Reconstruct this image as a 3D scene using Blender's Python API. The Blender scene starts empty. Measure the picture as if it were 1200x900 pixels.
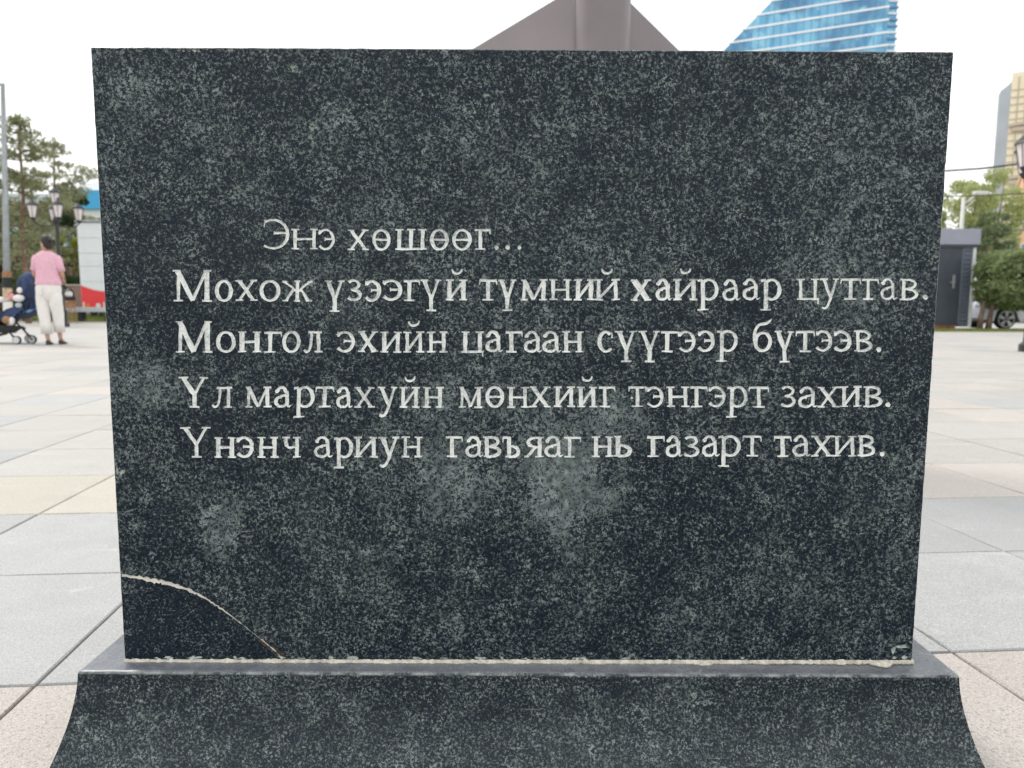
import bpy, math, random
import numpy as np
from math import radians as R, sin, cos, pi
from mathutils import Vector, Matrix, geometry, noise
random.seed(7); rng = np.random.default_rng(7)
sc = bpy.context.scene
COL = sc.collection

# ------------------------------------------------------------------ camera, world, sun, exposure
FPX, CAMH, PITCH, ROLL = 830.0, 0.58, R(6.05), R(0.25)
cam_d = bpy.data.cameras.new('camera')
cam_d.sensor_width = 36; cam_d.lens = FPX / 1200 * 36
cam_d.clip_start = 0.02; cam_d.clip_end = 4000
cam_d.dof.use_dof = True; cam_d.dof.focus_distance = 0.80; cam_d.dof.aperture_fstop = 8.5
cam = bpy.data.objects.new('camera', cam_d); COL.objects.link(cam)
CM = Matrix.Rotation(pi/2 - PITCH, 3, 'X') @ Matrix.Rotation(ROLL, 3, 'Z')
cam.matrix_world = Matrix.Translation((0, 0, CAMH)) @ CM.to_4x4()
sc.camera = cam

SUN_EL, SUN_AZ = R(48), R(-50)          # azimuth from +Y towards +X
w = bpy.data.worlds.new('World'); sc.world = w; w.use_nodes = True
nt = w.node_tree; nt.nodes.clear()
wo = nt.nodes.new('ShaderNodeOutputWorld'); bg = nt.nodes.new('ShaderNodeBackground')
sky = nt.nodes.new('ShaderNodeTexSky'); sky.sky_type = 'NISHITA'; sky.sun_disc = False
sky.sun_elevation = SUN_EL; sky.sun_rotation = SUN_AZ; sky.dust_density = 3.0
mx = nt.nodes.new('ShaderNodeMix'); mx.data_type = 'RGBA'
tc = nt.nodes.new('ShaderNodeTexCoord'); cn = nt.nodes.new('ShaderNodeTexNoise')
cn.inputs['Scale'].default_value = 2.2; cn.inputs['Detail'].default_value = 4
cr = nt.nodes.new('ShaderNodeMapRange'); cr.inputs[1].default_value = .3; cr.inputs[2].default_value = .7
cr.inputs[3].default_value = .86; cr.inputs[4].default_value = .97
nt.links.new(tc.outputs['Generated'], cn.inputs['Vector']); nt.links.new(cn.outputs['Fac'], cr.inputs[0])
nt.links.new(cr.outputs[0], mx.inputs[0]); nt.links.new(sky.outputs[0], mx.inputs[6])
mx.inputs[7].default_value = (11.6, 11.8, 11.5, 1)
nt.links.new(mx.outputs[2], bg.inputs[0]); bg.inputs[1].default_value = 0.1
nt.links.new(bg.outputs[0], wo.inputs[0])
sun_d = bpy.data.lights.new('sun', 'SUN'); sun_d.energy = 1.3; sun_d.angle = R(12); sun_d.color = (1, .96, .9)
sun = bpy.data.objects.new('sun', sun_d); COL.objects.link(sun)
sdir = Vector((sin(SUN_AZ)*cos(SUN_EL), cos(SUN_AZ)*cos(SUN_EL), sin(SUN_EL)))
sun.rotation_euler = sdir.to_track_quat('Z', 'Y').to_euler()
sc.view_settings.view_transform = 'Standard'; sc.view_settings.look = 'None'
sc.view_settings.exposure = 0.30; sc.view_settings.gamma = 1
sc.cycles.max_bounces = 6

def at(px, py, Y):
    """the point at distance Y that the photograph shows at (px, py) of 1200x900"""
    d = CM @ Vector((px-600, 450-py, -FPX)); t = Y/d.y
    return Vector((d.x*t, Y, CAMH + d.z*t))
def X_(px, Y, py=365): return at(px, py, Y).x
def Z_(py, Y, px=600): return at(px, py, Y).z

# ------------------------------------------------------------------ helpers
class MB:
    def __init__(s): s.v = []; s.f = []; s.m = []
    def add(s, vs, fs, mi=0):
        o = len(s.v); s.v += [tuple(v) for v in vs]
        s.f += [tuple(i+o for i in f) for f in fs]; s.m += [mi]*len(fs); return s
    def box(s, a, b, mi=0, ch=0.0):
        x0, y0, z0 = a; x1, y1, z1 = b
        if ch <= 0:
            vs = [(x0,y0,z0),(x1,y0,z0),(x1,y1,z0),(x0,y1,z0),(x0,y0,z1),(x1,y0,z1),(x1,y1,z1),(x0,y1,z1)]
            return s.add(vs, [(0,3,2,1),(4,5,6,7),(0,1,5,4),(1,2,6,5),(2,3,7,6),(3,0,4,7)], mi)
        c = ch; rings = []
        def ring(z, k): return [(x0+k,y0,z),(x1-k,y0,z),(x1,y0+k,z),(x1,y1-k,z),(x1-k,y1,z),(x0+k,y1,z),(x0,y1-k,z),(x0,y0+k,z)]
        def inner(z): return [(x0+c,y0+c,z),(x1-c,y0+c,z),(x1-c,y0+c,z),(x1-c,y1-c,z),(x1-c,y1-c,z),(x0+c,y1-c,z),(x0+c,y1-c,z),(x0+c,y0+c,z)]
        R4 = [[(x0+c,y0+c,z0),(x1-c,y0+c,z0),(x1-c,y1-c,z0),(x0+c,y1-c,z0)]]
        lo = ring(z0+c, c); hi = ring(z1-c, c)
        top = [(x0+c,y0+c,z1),(x1-c,y0+c,z1),(x1-c,y1-c,z1),(x0+c,y1-c,z1)]
        vs = R4[0]+lo+hi+top; fs = [(3,2,1,0),(20,21,22,23)]
        for i in range(8): fs.append((4+i,4+(i+1)%8,12+(i+1)%8,12+i))
        for k,(a_,b_) in enumerate(((0,1),(2,3),(4,5),(6,7))):
            fs.append((k,(k+1)%4,4+b_,4+a_)); fs.append((12+a_,12+b_,20+(k+1)%4,20+k))
            fs.append(((k+1)%4,4+(b_+1)%8,4+b_)); fs.append((12+b_,12+(b_+1)%8,20+(k+1)%4))
        return s.add(vs, fs, mi)
    def loft(s, rings, mi=0, cap=True, close=True):
        n = len(rings[0]); vs = [p for r in rings for p in r]; fs = []
        for i in range(len(rings)-1):
            for j in range(n if close else n-1):
                a = i*n+j; b = i*n+(j+1)%n; fs.append((a, b, b+n, a+n))
        if cap and close:
            fs.append(tuple(reversed(range(n)))); fs.append(tuple(range(len(vs)-n, len(vs))))
        return s.add(vs, fs, mi)
    def tube(s, pts, rad, n=8, mi=0, cap=True):
        pts = [Vector(p) for p in pts]
        if not hasattr(rad, '__len__'): rad = [rad]*len(pts)
        rings = []; up = None
        for i, p in enumerate(pts):
            t = (pts[min(i+1,len(pts)-1)]-pts[max(i-1,0)]).normalized()
            if up is None: up = Vector((0,0,1)) if abs(t.z) < .9 else Vector((1,0,0))
            a = t.cross(up).normalized(); b = a.cross(t).normalized(); up = b
            rings.append([p + (a*cos(2*pi*k/n)+b*sin(2*pi*k/n))*rad[i] for k in range(n)])
        return s.loft(rings, mi, cap)
    def lathe(s, c, prof, n=16, mi=0, ax='Z', ph=0):
        rings = []
        for r, z in prof:
            ring = []
            for k in range(n):
                a = 2*pi*k/n+ph; u, v = r*cos(a), r*sin(a)
                ring.append((c[0]+u,c[1]+v,c[2]+z) if ax=='Z' else ((c[0]+u,c[1]-z,c[2]+v) if ax=='Y' else (c[0]+z,c[1]+u,c[2]+v)))
            rings.append(ring)
        return s.loft(rings, mi)
    def prism(s, poly, y0, y1, mi=0):         # polygon in x,z extruded along y
        return s.loft([[(x,y0,z) for x,z in poly],[(x,y1,z) for x,z in poly]], mi)
    def xf(s, M):
        s.v = [tuple(M @ Vector(v)) for v in s.v]; return s
    def mesh(s, name, mats, smooth=False):
        me = bpy.data.meshes.new(name); me.from_pydata(s.v, [], s.f)
        for m in (mats if isinstance(mats, (list, tuple)) else [mats]): me.materials.append(m)
        me.polygons.foreach_set('material_index', s.m)
        if smooth:
            me.polygons.foreach_set('use_smooth', [True]*len(s.f))
        me.update()
        return me
def link(name, data, parent=None):
    o = bpy.data.objects.new(name, data); COL.objects.link(o)
    if parent is not None: o.parent = parent
    return o
def part(name, mb, mats, parent=None, smooth=False):
    o = link(name, mb.mesh(name, mats, smooth), parent)
    return o
def tag(o, label=None, cat=None, group=None, kind=None):
    if label: o['label'] = label
    if cat: o['category'] = cat
    if group: o['group'] = group
    if kind: o['kind'] = kind
    return o
def thing(name, label, cat, loc=(0,0,0), rz=0, group=None):
    o = link(name, None); o.location = loc; o.rotation_euler = (0,0,rz); o.empty_display_size = .2
    return tag(o, label, cat, group)
def autosmooth(o, ang=35):
    me = o.data; me.polygons.foreach_set('use_smooth', [True]*len(me.polygons)); me.set_sharp_from_angle(angle=R(ang)); return o
def kids(o): return [c for c in bpy.data.objects if c.parent == o]
def copy_tree(o, parent=None):
    ch = kids(o); c = o.copy(); COL.objects.link(c)
    if parent: c.parent = parent
    for k in ch: copy_tree(k, c)
    return c
def quads(name, P, A, B, mat, parent=None, kind=None, shade=None):
    """many small leaf faces: centre P, half axes A and B"""
    n = len(P); V = np.empty((n, 4, 3), dtype=np.float32)
    V[:,0] = P-A; V[:,1] = P-B*.8; V[:,2] = P+A; V[:,3] = P+B*.8
    me = bpy.data.meshes.new(name); me.vertices.add(n*4); me.vertices.foreach_set('co', V.ravel())
    me.loops.add(n*4); me.loops.foreach_set('vertex_index', np.arange(n*4, dtype=np.int32))
    me.polygons.add(n); me.polygons.foreach_set('loop_start', np.arange(0, n*4, 4, dtype=np.int32))
    me.materials.append(mat); me.update(calc_edges=True)
    o = link(name, me, parent)
    if kind: o['kind'] = kind
    return o

# ------------------------------------------------------------------ materials
class NB:
    def __init__(s, name):
        s.m = bpy.data.materials.new(name); s.m.use_nodes = True; s.t = s.m.node_tree; s.t.nodes.clear()
        s.out = s.t.nodes.new('ShaderNodeOutputMaterial'); s.b = s.t.nodes.new('ShaderNodeBsdfPrincipled')
        s.t.links.new(s.b.outputs[0], s.out.inputs[0])
        s.tc = s.t.nodes.new('ShaderNodeTexCoord'); s.co = s.tc.outputs['Object']
    def _in(s, sock, v):
        if isinstance(v, bpy.types.NodeSocket): s.t.links.new(v, sock)
        elif v is not None:
            try: sock.default_value = v
            except Exception: sock.default_value = (*v, 1)
    def node(s, typ, props=None, **ins):
        n = s.t.nodes.new(typ)
        for k, v in (props or {}).items(): setattr(n, k, v)
        for k, v in ins.items(): s._in(n.inputs[int(k[1:])] if k[0]=='i' and k[1:].isdigit() else n.inputs[k.replace('_',' ')], v)
        return n
    def noise(s, scale, detail=3, rough=.55, co=None, dist=0):
        return s.node('ShaderNodeTexNoise', Vector=co or s.co, Scale=scale, Detail=detail, Roughness=rough, Distortion=dist).outputs['Fac']
    def vor(s, scale, co=None, out='Distance', feat='F1'):
        return s.node('ShaderNodeTexVoronoi', {'feature':feat}, Vector=co or s.co, Scale=scale).outputs[out]
    def rng(s, v, a, b, c=0., d=1.):
        return s.node('ShaderNodeMapRange', i0=v, i1=a, i2=b, i3=c, i4=d).outputs[0]
    def mix(s, f, a, b):
        n = s.node('ShaderNodeMix', {'data_type':'RGBA'}, i0=f); s._in(n.inputs[6], a if isinstance(a, bpy.types.NodeSocket) else (*a[:3],1)); s._in(n.inputs[7], b if isinstance(b, bpy.types.NodeSocket) else (*b[:3],1))
        return n.outputs[2]
    def math(s, op, a, b=None, c=None, clamp=False):
        n = s.t.nodes.new('ShaderNodeMath'); n.operation = op; n.use_clamp = clamp
        s._in(n.inputs[0], a); s._in(n.inputs[1], b); s._in(n.inputs[2], c); return n.outputs[0]
    def vm(s, op, a, b=None):
        n = s.t.nodes.new('ShaderNodeVectorMath'); n.operation = op; s._in(n.inputs[0], a); s._in(n.inputs[1], b); return n.outputs[0]
    def sep(s, v=None): return s.node('ShaderNodeSeparateXYZ', i0=v or s.co).outputs
    def bump(s, h, dist=.001, st=1.0):
        s.t.links.new(s.node('ShaderNodeBump', Height=h, Distance=dist, Strength=st).outputs[0], s.b.inputs['Normal'])
    def set(s, col=None, rough=None, metal=None, spec=None, trans=None):
        s._in(s.b.inputs['Base Color'], col if col is None or isinstance(col, bpy.types.NodeSocket) else (*col[:3],1))
        s._in(s.b.inputs['Roughness'], rough); s._in(s.b.inputs['Metallic'], metal); s._in(s.b.inputs['Specular IOR Level'], spec)
        s._in(s.b.inputs['Transmission Weight'], trans); return s
def simple(name, col, rough=.6, metal=0., var=.18, scale=8., spec=.5, bump=0.):
    n = NB(name); f = n.rng(n.noise(scale, 4), .3, .7)
    c = n.mix(f, tuple(x*(1-var) for x in col), tuple(min(1, x*(1+var)) for x in col))
    n.set(c, n.rng(n.noise(scale*3, 2), .3, .7, max(0, rough-.06), min(1, rough+.06)), metal, spec)
    if bump: n.bump(n.noise(scale*12, 3), bump)
    return n.m

def granite(name, polished=True, more=0.):
    n = NB(name)
    d = n.node('ShaderNodeTexNoise', Vector=n.co, Scale=60., Detail=2.).outputs['Color']
    wc = n.vm('ADD', n.co, n.vm('MULTIPLY', d, (.006,.006,.006)))
    big = n.noise(9., 4, .6); mid = n.noise(34., 3, .6)
    x, y, z = n.sep()[:3]
    # pale greenish crystal patches that belong to this stone
    def blob(cx, cz, rx, rz, amt):
        dx = n.math('MULTIPLY', n.math('SUBTRACT', x, cx), 1/rx); dz = n.math('MULTIPLY', n.math('SUBTRACT', z, cz), 1/rz)
        r = n.math('SQRT', n.math('ADD', n.math('MULTIPLY', dx, dx), n.math('MULTIPLY', dz, dz)))
        r = n.math('ADD', r, n.math('MULTIPLY', n.math('SUBTRACT', n.noise(26., 6, .72), .5), 3.0))
        return n.rng(r, .45, 1.15, amt, 0.)
    f1 = n.noise(330., 5, .72, wc); f2 = n.vor(420., wc); f3 = n.noise(800., 2, .6)
    v = n.math('ADD', n.math('MULTIPLY', f1, .72), n.math('MULTIPLY', f3, .28))
    bias = n.math('ADD', n.math('MULTIPLY', n.math('SUBTRACT', big, .5), .13), n.math('MULTIPLY', n.math('SUBTRACT', mid, .5), .10))
    bias = n.math('ADD', bias, more)
    patch = None
    if polished:
        for b in [(650,560,.062,.085,.082),(700,500,.05,.06,.06),(520,560,.06,.06,.055),(505,468,.05,.035,.04),(250,615,.03,.05,.062),(150,110,.035,.035,.03),(160,450,.05,.035,.05),
                  (900,680,.09,.05,.035),(980,300,.07,.10,.025),(620,480,.08,.04,.035)]:
            p = at(b[0], b[1], .8); q = blob(p.x, p.z, b[2], b[3], b[4])
            patch = q if patch is None else n.math('MAXIMUM', patch, q)
        spots = None
        for b in [(333,80,.005),(352,165,.006),(357,150,.005),(172,470,.004),(560,112,.004)]:
            p = at(b[0], b[1], .8); q = blob(p.x, p.z, b[2], b[2], 1.)
            spots = q if spots is None else n.math('MAXIMUM', spots, q)
        v2 = n.math('ADD', v, n.math('ADD', bias, patch))
    else:
        v2 = n.math('ADD', v, bias)
    m = n.rng(v2, .482, .585)
    m = n.math('POWER', m, 1.55)
    hue = n.rng(n.noise(90., 2), .4, .62)
    light = n.mix(hue, (.27,.34,.31), (.38,.43,.45))
    dark = n.mix(n.rng(f2, .1, .7), (.002,.0055,.0105), (.012,.021,.034))
    clus = n.rng(n.noise(120., 3, .6), .36, .60, .42, 1.)
    lit2 = n.mix(n.rng(n.noise(26., 4, .65), .42, .68, 0., .75), n.mix(.45, light, dark), n.mix(.35, light, (.44,.50,.49)))
    c = n.mix(n.math('MULTIPLY', m, clus), dark, lit2)
    sp = n.rng(n.vor(210., wc), .0, .085, 1., 0.); keep = n.rng(n.noise(70., 2), .60, .66)
    c = n.mix(n.math('MULTIPLY', n.math('MULTIPLY', sp, keep), .8), c, (.42,.46,.46))
    if polished:
        c = n.mix(n.math('MULTIPLY', n.math('MULTIPLY', spots, .8), n.rng(f1, .44, .56)), c, (.30,.38,.32))
    # thin scratches and dust
    sx = n.node('ShaderNodeMapping', {'vector_type':'POINT'}, Vector=n.co, Rotation=(0, .55, 0), Scale=(2.2, 1, 160)).outputs[0]
    scr = n.math('MULTIPLY', n.rng(n.noise(1.3, 2, co=sx), .70, .74), n.rng(n.noise(13., 2), .55, .65))
    c = n.mix(n.math('MULTIPLY', scr, .28), c, (.4,.42,.42))
    dr = n.node('ShaderNodeMapping', Vector=n.co, Scale=(38, 1, 1.6)).outputs[0]
    c = n.mix(n.math('MULTIPLY', n.rng(n.noise(1., 4, .6, dr), .55, .75), n.rng(n.noise(7., 3), .45, .65, 0., .12)), c, (.17,.185,.185))
    dust = n.rng(n.noise(5., 6, .7), .56, .8, 0., .07)
    c = n.mix(dust, c, (.22,.23,.24))
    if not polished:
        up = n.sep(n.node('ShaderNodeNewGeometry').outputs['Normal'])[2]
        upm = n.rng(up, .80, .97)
        c = n.mix(n.math('MULTIPLY', upm, .52), c, n.mix(n.rng(n.noise(40., 4), .3, .7), (.24,.25,.29), (.40,.41,.46)))  # upward faces paler and bluer: sky reflection put into the stone colour
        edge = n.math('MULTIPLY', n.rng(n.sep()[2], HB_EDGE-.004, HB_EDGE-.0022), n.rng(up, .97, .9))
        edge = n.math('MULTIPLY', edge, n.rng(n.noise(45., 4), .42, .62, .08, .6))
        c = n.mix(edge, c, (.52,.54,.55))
    r = n.rng(n.noise(16., 4), .3, .7, .27, .42) if polished else n.rng(n.noise(20., 4), .3, .7, .24, .42)
    n.set(c, r, 0., .16 if polished else .34)
    n.bump(v, .00025, .5)
    return n.m
M = {}
HB_EDGE = (at(147,772.5,.8).z+at(1068,773.5,.8).z)/2-.0045
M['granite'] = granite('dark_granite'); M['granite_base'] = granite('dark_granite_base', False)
M['granite_corner'] = granite('dark_granite_corner', True, -.035)
def letter_mat():
    n = NB('carved_letter_fill')
    f = n.noise(330., 4, .7); g = n.noise(60., 3, .6)
    k = n.math('ADD', n.math('MULTIPLY', f, .6), n.math('MULTIPLY', g, .4))
    c = n.mix(n.rng(k, .33, .53), (.36,.39,.39), (.90,.92,.91))
    n.set(c, .9, 0., .2); n.bump(f, .0005, .8); return n.m
M['letter'] = letter_mat()
def mortar_mat():
    n = NB('mortar'); f = n.noise(180., 4, .7); g = n.noise(25., 4, .6)
    c = n.mix(n.rng(f, .3, .6), (.42,.38,.31), (.74,.70,.61)); c = n.mix(n.rng(g, .58, .75, 0., .7), c, (.27,.19,.12))
    n.set(c, .95, 0., .2); n.bump(f, .001); return n.m
M['mortar'] = mortar_mat()
M['crackfill'] = simple('white_crack_filler', (.72,.69,.64), .95, var=.25, scale=60)
M['chip'] = simple('chipped_stone', (.46,.48,.46), .9, var=.4, scale=220)
M['rust_stain'] = simple('rust_stained_mortar', (.07,.052,.04), .9, var=.4, scale=90)

def tile_mat(name, a, b, speck=.35):
    n = NB(name); oi = n.node('ShaderNodeObjectInfo').outputs['Random']
    pos = n.node('ShaderNodeNewGeometry').outputs['Position']
    f = n.noise(190., 4, .8, pos); g = n.noise(6., 5, .65, pos); h = n.noise(420., 2, .6, pos)
    c = n.mix(n.rng(g, .3, .7), a, b)
    c = n.mix(n.rng(oi, 0, 1, 0., .5), c, tuple(x*.80 for x in a))
    c = n.mix(n.rng(f, .49, .36, 0., speck*1.6), c, (.19,.185,.18))
    c = n.mix(n.rng(h, .54, .66, 0., .55), c, (.74,.72,.70))
    st = n.noise(3.1, 6, .72, pos)
    c = n.mix(n.rng(st, .53, .72, 0., .38), c, (.32,.30,.28))
    c = n.mix(n.rng(n.noise(14., 4, .7, pos), .62, .75, 0., .4), c, (.66,.65,.64))
    gum = n.math('MULTIPLY', n.rng(n.vor(5.5, pos), .045, .035), n.rng(n.noise(1.7, 2, .5, pos), .5, .56))
    c = n.mix(n.math('MULTIPLY', gum, .55), c, (.15,.145,.14))
    scf = n.node('ShaderNodeMapping', Vector=pos, Rotation=(0,0,.7), Scale=(1.2, 16, 1)).outputs[0]
    c = n.mix(n.math('MULTIPLY', n.rng(n.noise(1.5, 4, .6, scf), .62, .72), .25), c, (.68,.67,.66))
    n.set(c, n.rng(g, .3, .7, .55, .72), 0., .35); n.bump(f, .0008, .5); return n.m
M['tile_grey'] = tile_mat('grey_granite_paving', (.36,.362,.372), (.44,.438,.445))
M['tile_pink'] = tile_mat('pinkish_granite_paving', (.48,.425,.395), (.55,.505,.475), .5)
M['tile_beige'] = tile_mat('beige_granite_paving', (.49,.445,.38), (.54,.50,.44), .4)
M['tile_pale'] = tile_mat('pale_granite_paving', (.43,.405,.39), (.50,.475,.46), .4)
M['joint'] = simple('paving_joint', (.15,.12,.095), .95, var=.35, scale=30)

def plaza_mat():          # far paving: joints only as a faint net where single slabs cannot be told apart
    n = NB('far_paving'); pos = n.node('ShaderNodeNewGeometry').outputs['Position']
    g = n.noise(.8, 6, .7, pos); h = n.noise(6., 3, .6, pos)
    st = n.node('ShaderNodeMapping', Vector=pos, Rotation=(0,0,R(-5)), Scale=(.06, 1.3, 1)).outputs[0]
    s2 = n.noise(2.0, 3, .6, st)
    c = n.mix(n.rng(g, .3, .7), (.42,.40,.385), (.50,.48,.465)); c = n.mix(n.rng(s2, .52, .7, 0., .45), c, (.35,.335,.32))
    c = n.mix(n.rng(h, .5, .8, 0., .2), c, (.33,.32,.31)); n.set(c, .75, 0., .3); return n.m
M['plaza'] = plaza_mat()
def leaf_mat(name, a, b, c3=None, sc_=3.):
    n = NB(name); pos = n.node('ShaderNodeNewGeometry').outputs['Position']; ri = n.node('ShaderNodeNewGeometry').outputs['Random Per Island']
    c = n.mix(n.rng(ri, 0, 1), a, b); c = n.mix(n.rng(n.noise(sc_, 3, .6, pos), .45, .65, 0., .6), c, c3 or b)
    n.set(c, .6, 0., .3)
    tr = n.t.nodes.new('ShaderNodeBsdfTranslucent'); n.t.links.new(c, tr.inputs[0])
    ms = n.t.nodes.new('ShaderNodeMixShader'); ms.inputs[0].default_value = .42
    n.t.links.new(n.b.outputs[0], ms.inputs[1]); n.t.links.new(tr.outputs[0], ms.inputs[2]); n.t.links.new(ms.outputs[0], n.out.inputs[0])
    return n.m
M['needle'] = leaf_mat('pine_needles', (.18,.205,.10), (.31,.325,.18), (.38,.36,.24))
M['leaf_dark'] = leaf_mat('dark_leaves', (.035,.06,.025), (.075,.115,.045), (.10,.14,.06))
M['leaf_light'] = leaf_mat('light_willow_leaves', (.32,.37,.14), (.48,.52,.24), (.56,.57,.32), .8)
M['leaf_mid'] = leaf_mat('mid_green_leaves', (.12,.17,.08), (.20,.25,.12), (.27,.31,.17))
M['leaf_bush'] = leaf_mat('clipped_bush_leaves', (.18,.25,.11), (.31,.38,.18), (.42,.47,.25), 5.)
M['leaf_yellow'] = leaf_mat('yellow_green_leaves', (.30,.33,.05), (.42,.42,.10))
M['grass'] = leaf_mat('grass_blades', (.14,.19,.045), (.24,.28,.08), (.28,.29,.11))
M['bark'] = simple('bark', (.16,.11,.085), .9, var=.4, scale=9, bump=.01)
M['bark_red'] = simple('pine_bark', (.24,.15,.11), .9, var=.4, scale=9, bump=.01)

def soil_mat():
    n = NB('grass_ground'); g = n.noise(9., 5, .7); n.set(n.mix(n.rng(g, .3, .7), (.12,.16,.045), (.22,.25,.09)), .95, 0., .2); return n.m
M['soil'] = soil_mat()

# ------------------------------------------------------------------ the ground
g = MB(); g.box((-1500,-1500,-.5), (1500,1500,-.016)); tag(part('ground', g, M['plaza']), kind='structure')
UX = Vector((-.109, 1, 0)).normalized(); UX_ = Vector((-.109, 1)); VY = .080
def lat(i, j):              # lattice corner: column i, row j
    x0 = -.62 + .5*i; y0 = 1.095 + .478*j
    # intersection of x = x0 - .109 y with y = y0 + VY x
    y = (y0 + VY*x0)/(1 + VY*.109); return Vector((x0-.109*y, y, 0))
far = MB(); far.add([(-30,-3,-.012),(30,-3,-.012),(30,19.9,-.012),(-30,19.9,-.012)], [(0,1,2,3)])
plaza = part('plaza_pavement', far, M['joint']); tag(plaza, kind='structure')
def slab_mesh(name, mat, c, seed, z=0):
    rr = random.Random(seed); g_ = .0027; ch = .0018; n = 9
    a, b, d, e = c; ctr = sum(c, Vector())/4; rings = []
    for off, zz in ((g_, -.014), (g_, -.0025), (g_+ch, 0.)):
        ring = []
        for p, q in ((a,b),(b,d),(d,e),(e,a)):
            ed = (q-p).normalized(); nrm = Vector((-ed.y, ed.x, 0))
            for k in range(n):
                t = (k)/n
                base = p.lerp(q, t)
                jit = rr.uniform(-.0007, .0009) if 0 < k else 0
                inw = (ctr-base); pt = base + nrm*(off+jit)
                if k == 0: pt = base + (ctr-base).normalized()*(off*1.41)
                ring.append(pt - ctr + Vector((0,0,zz+z)))
        rings.append(ring)
    mb = MB(); mb.loft(rings, 0, False); m = len(rings)-1; N = 4*n
    mb.add(rings[-1], [tuple(range(N))]); return mb, ctr
cands = []
for i in range(-34, 36):
    for j in range(-5, 45):
        c = [lat(i,j), lat(i+1,j), lat(i+1,j+1), lat(i,j+1)]; m = sum(c, Vector())/4
        if m.y < .45: continue
        vis = abs(m.x) < .76*m.y + .55
        hid = (abs(m.x) < .56*m.y - .25) and m.y > 1.25 or (abs(m.x-.01) < .42 and .8 < m.y < 1.3)
        ed = vis and not hid
        cands.append((0 if ed else 1, m.y, i, j, c))
cands.sort(key=lambda t: (t[0], t[1]))
base_c = [lat(0,0), lat(1,0), lat(1,1), lat(0,1)]
tm = {}
for key in ('tile_grey','tile_pink','tile_beige','tile_pale'):
    for s_ in range(3):
        mb, _ = slab_mesh('paving_slab', M[key], base_c, s_*13+5); tm[key, s_] = mb.mesh('paving_slab', M[key])
rest = MB(); RM = ['tile_grey','tile_pink','tile_beige','tile_pale']; cnt = 0
def tile_key(i, j):
    r_ = random.Random(i*977+j*131)
    if j < 0: return 'tile_pink'
    if j in (0, 1): return 'tile_grey'
    if j == 2: return 'tile_beige' if i < 0 else 'tile_pink'
    return r_.choice(['tile_pale']*9+['tile_grey','tile_pink'])
for pr, yy, i, j, c in cands:
    key = tile_key(i, j); ctr = sum(c, Vector())/4; rr = random.Random(i*31+j*7)
    if pr == 0 and cnt < 300:
        o = link('paving_slab', tm[key, rr.randrange(3)], plaza); cnt += 1
        o.location = ctr + Vector((0,0,rr.uniform(-.0012,.0012))); o.rotation_euler = (rr.uniform(-.0022,.0022), rr.uniform(-.0022,.0022), 0)
    elif ctr.y < 19.95:
        g_ = .004; q = [p+(ctr-p).normalized()*g_*1.41 for p in c]; zz = rr.uniform(-.001,.001)
        rest.add([(p.x,p.y,-.014) for p in q]+[(p.x,p.y,zz) for p in q], [(4,5,6,7),(0,1,5,4),(1,2,6,5),(2,3,7,6),(3,0,4,7)], RM.index(key))
o = part('far_paving_slabs', rest, [M[k] for k in RM], plaza); tag(o, kind='stuff')

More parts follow.
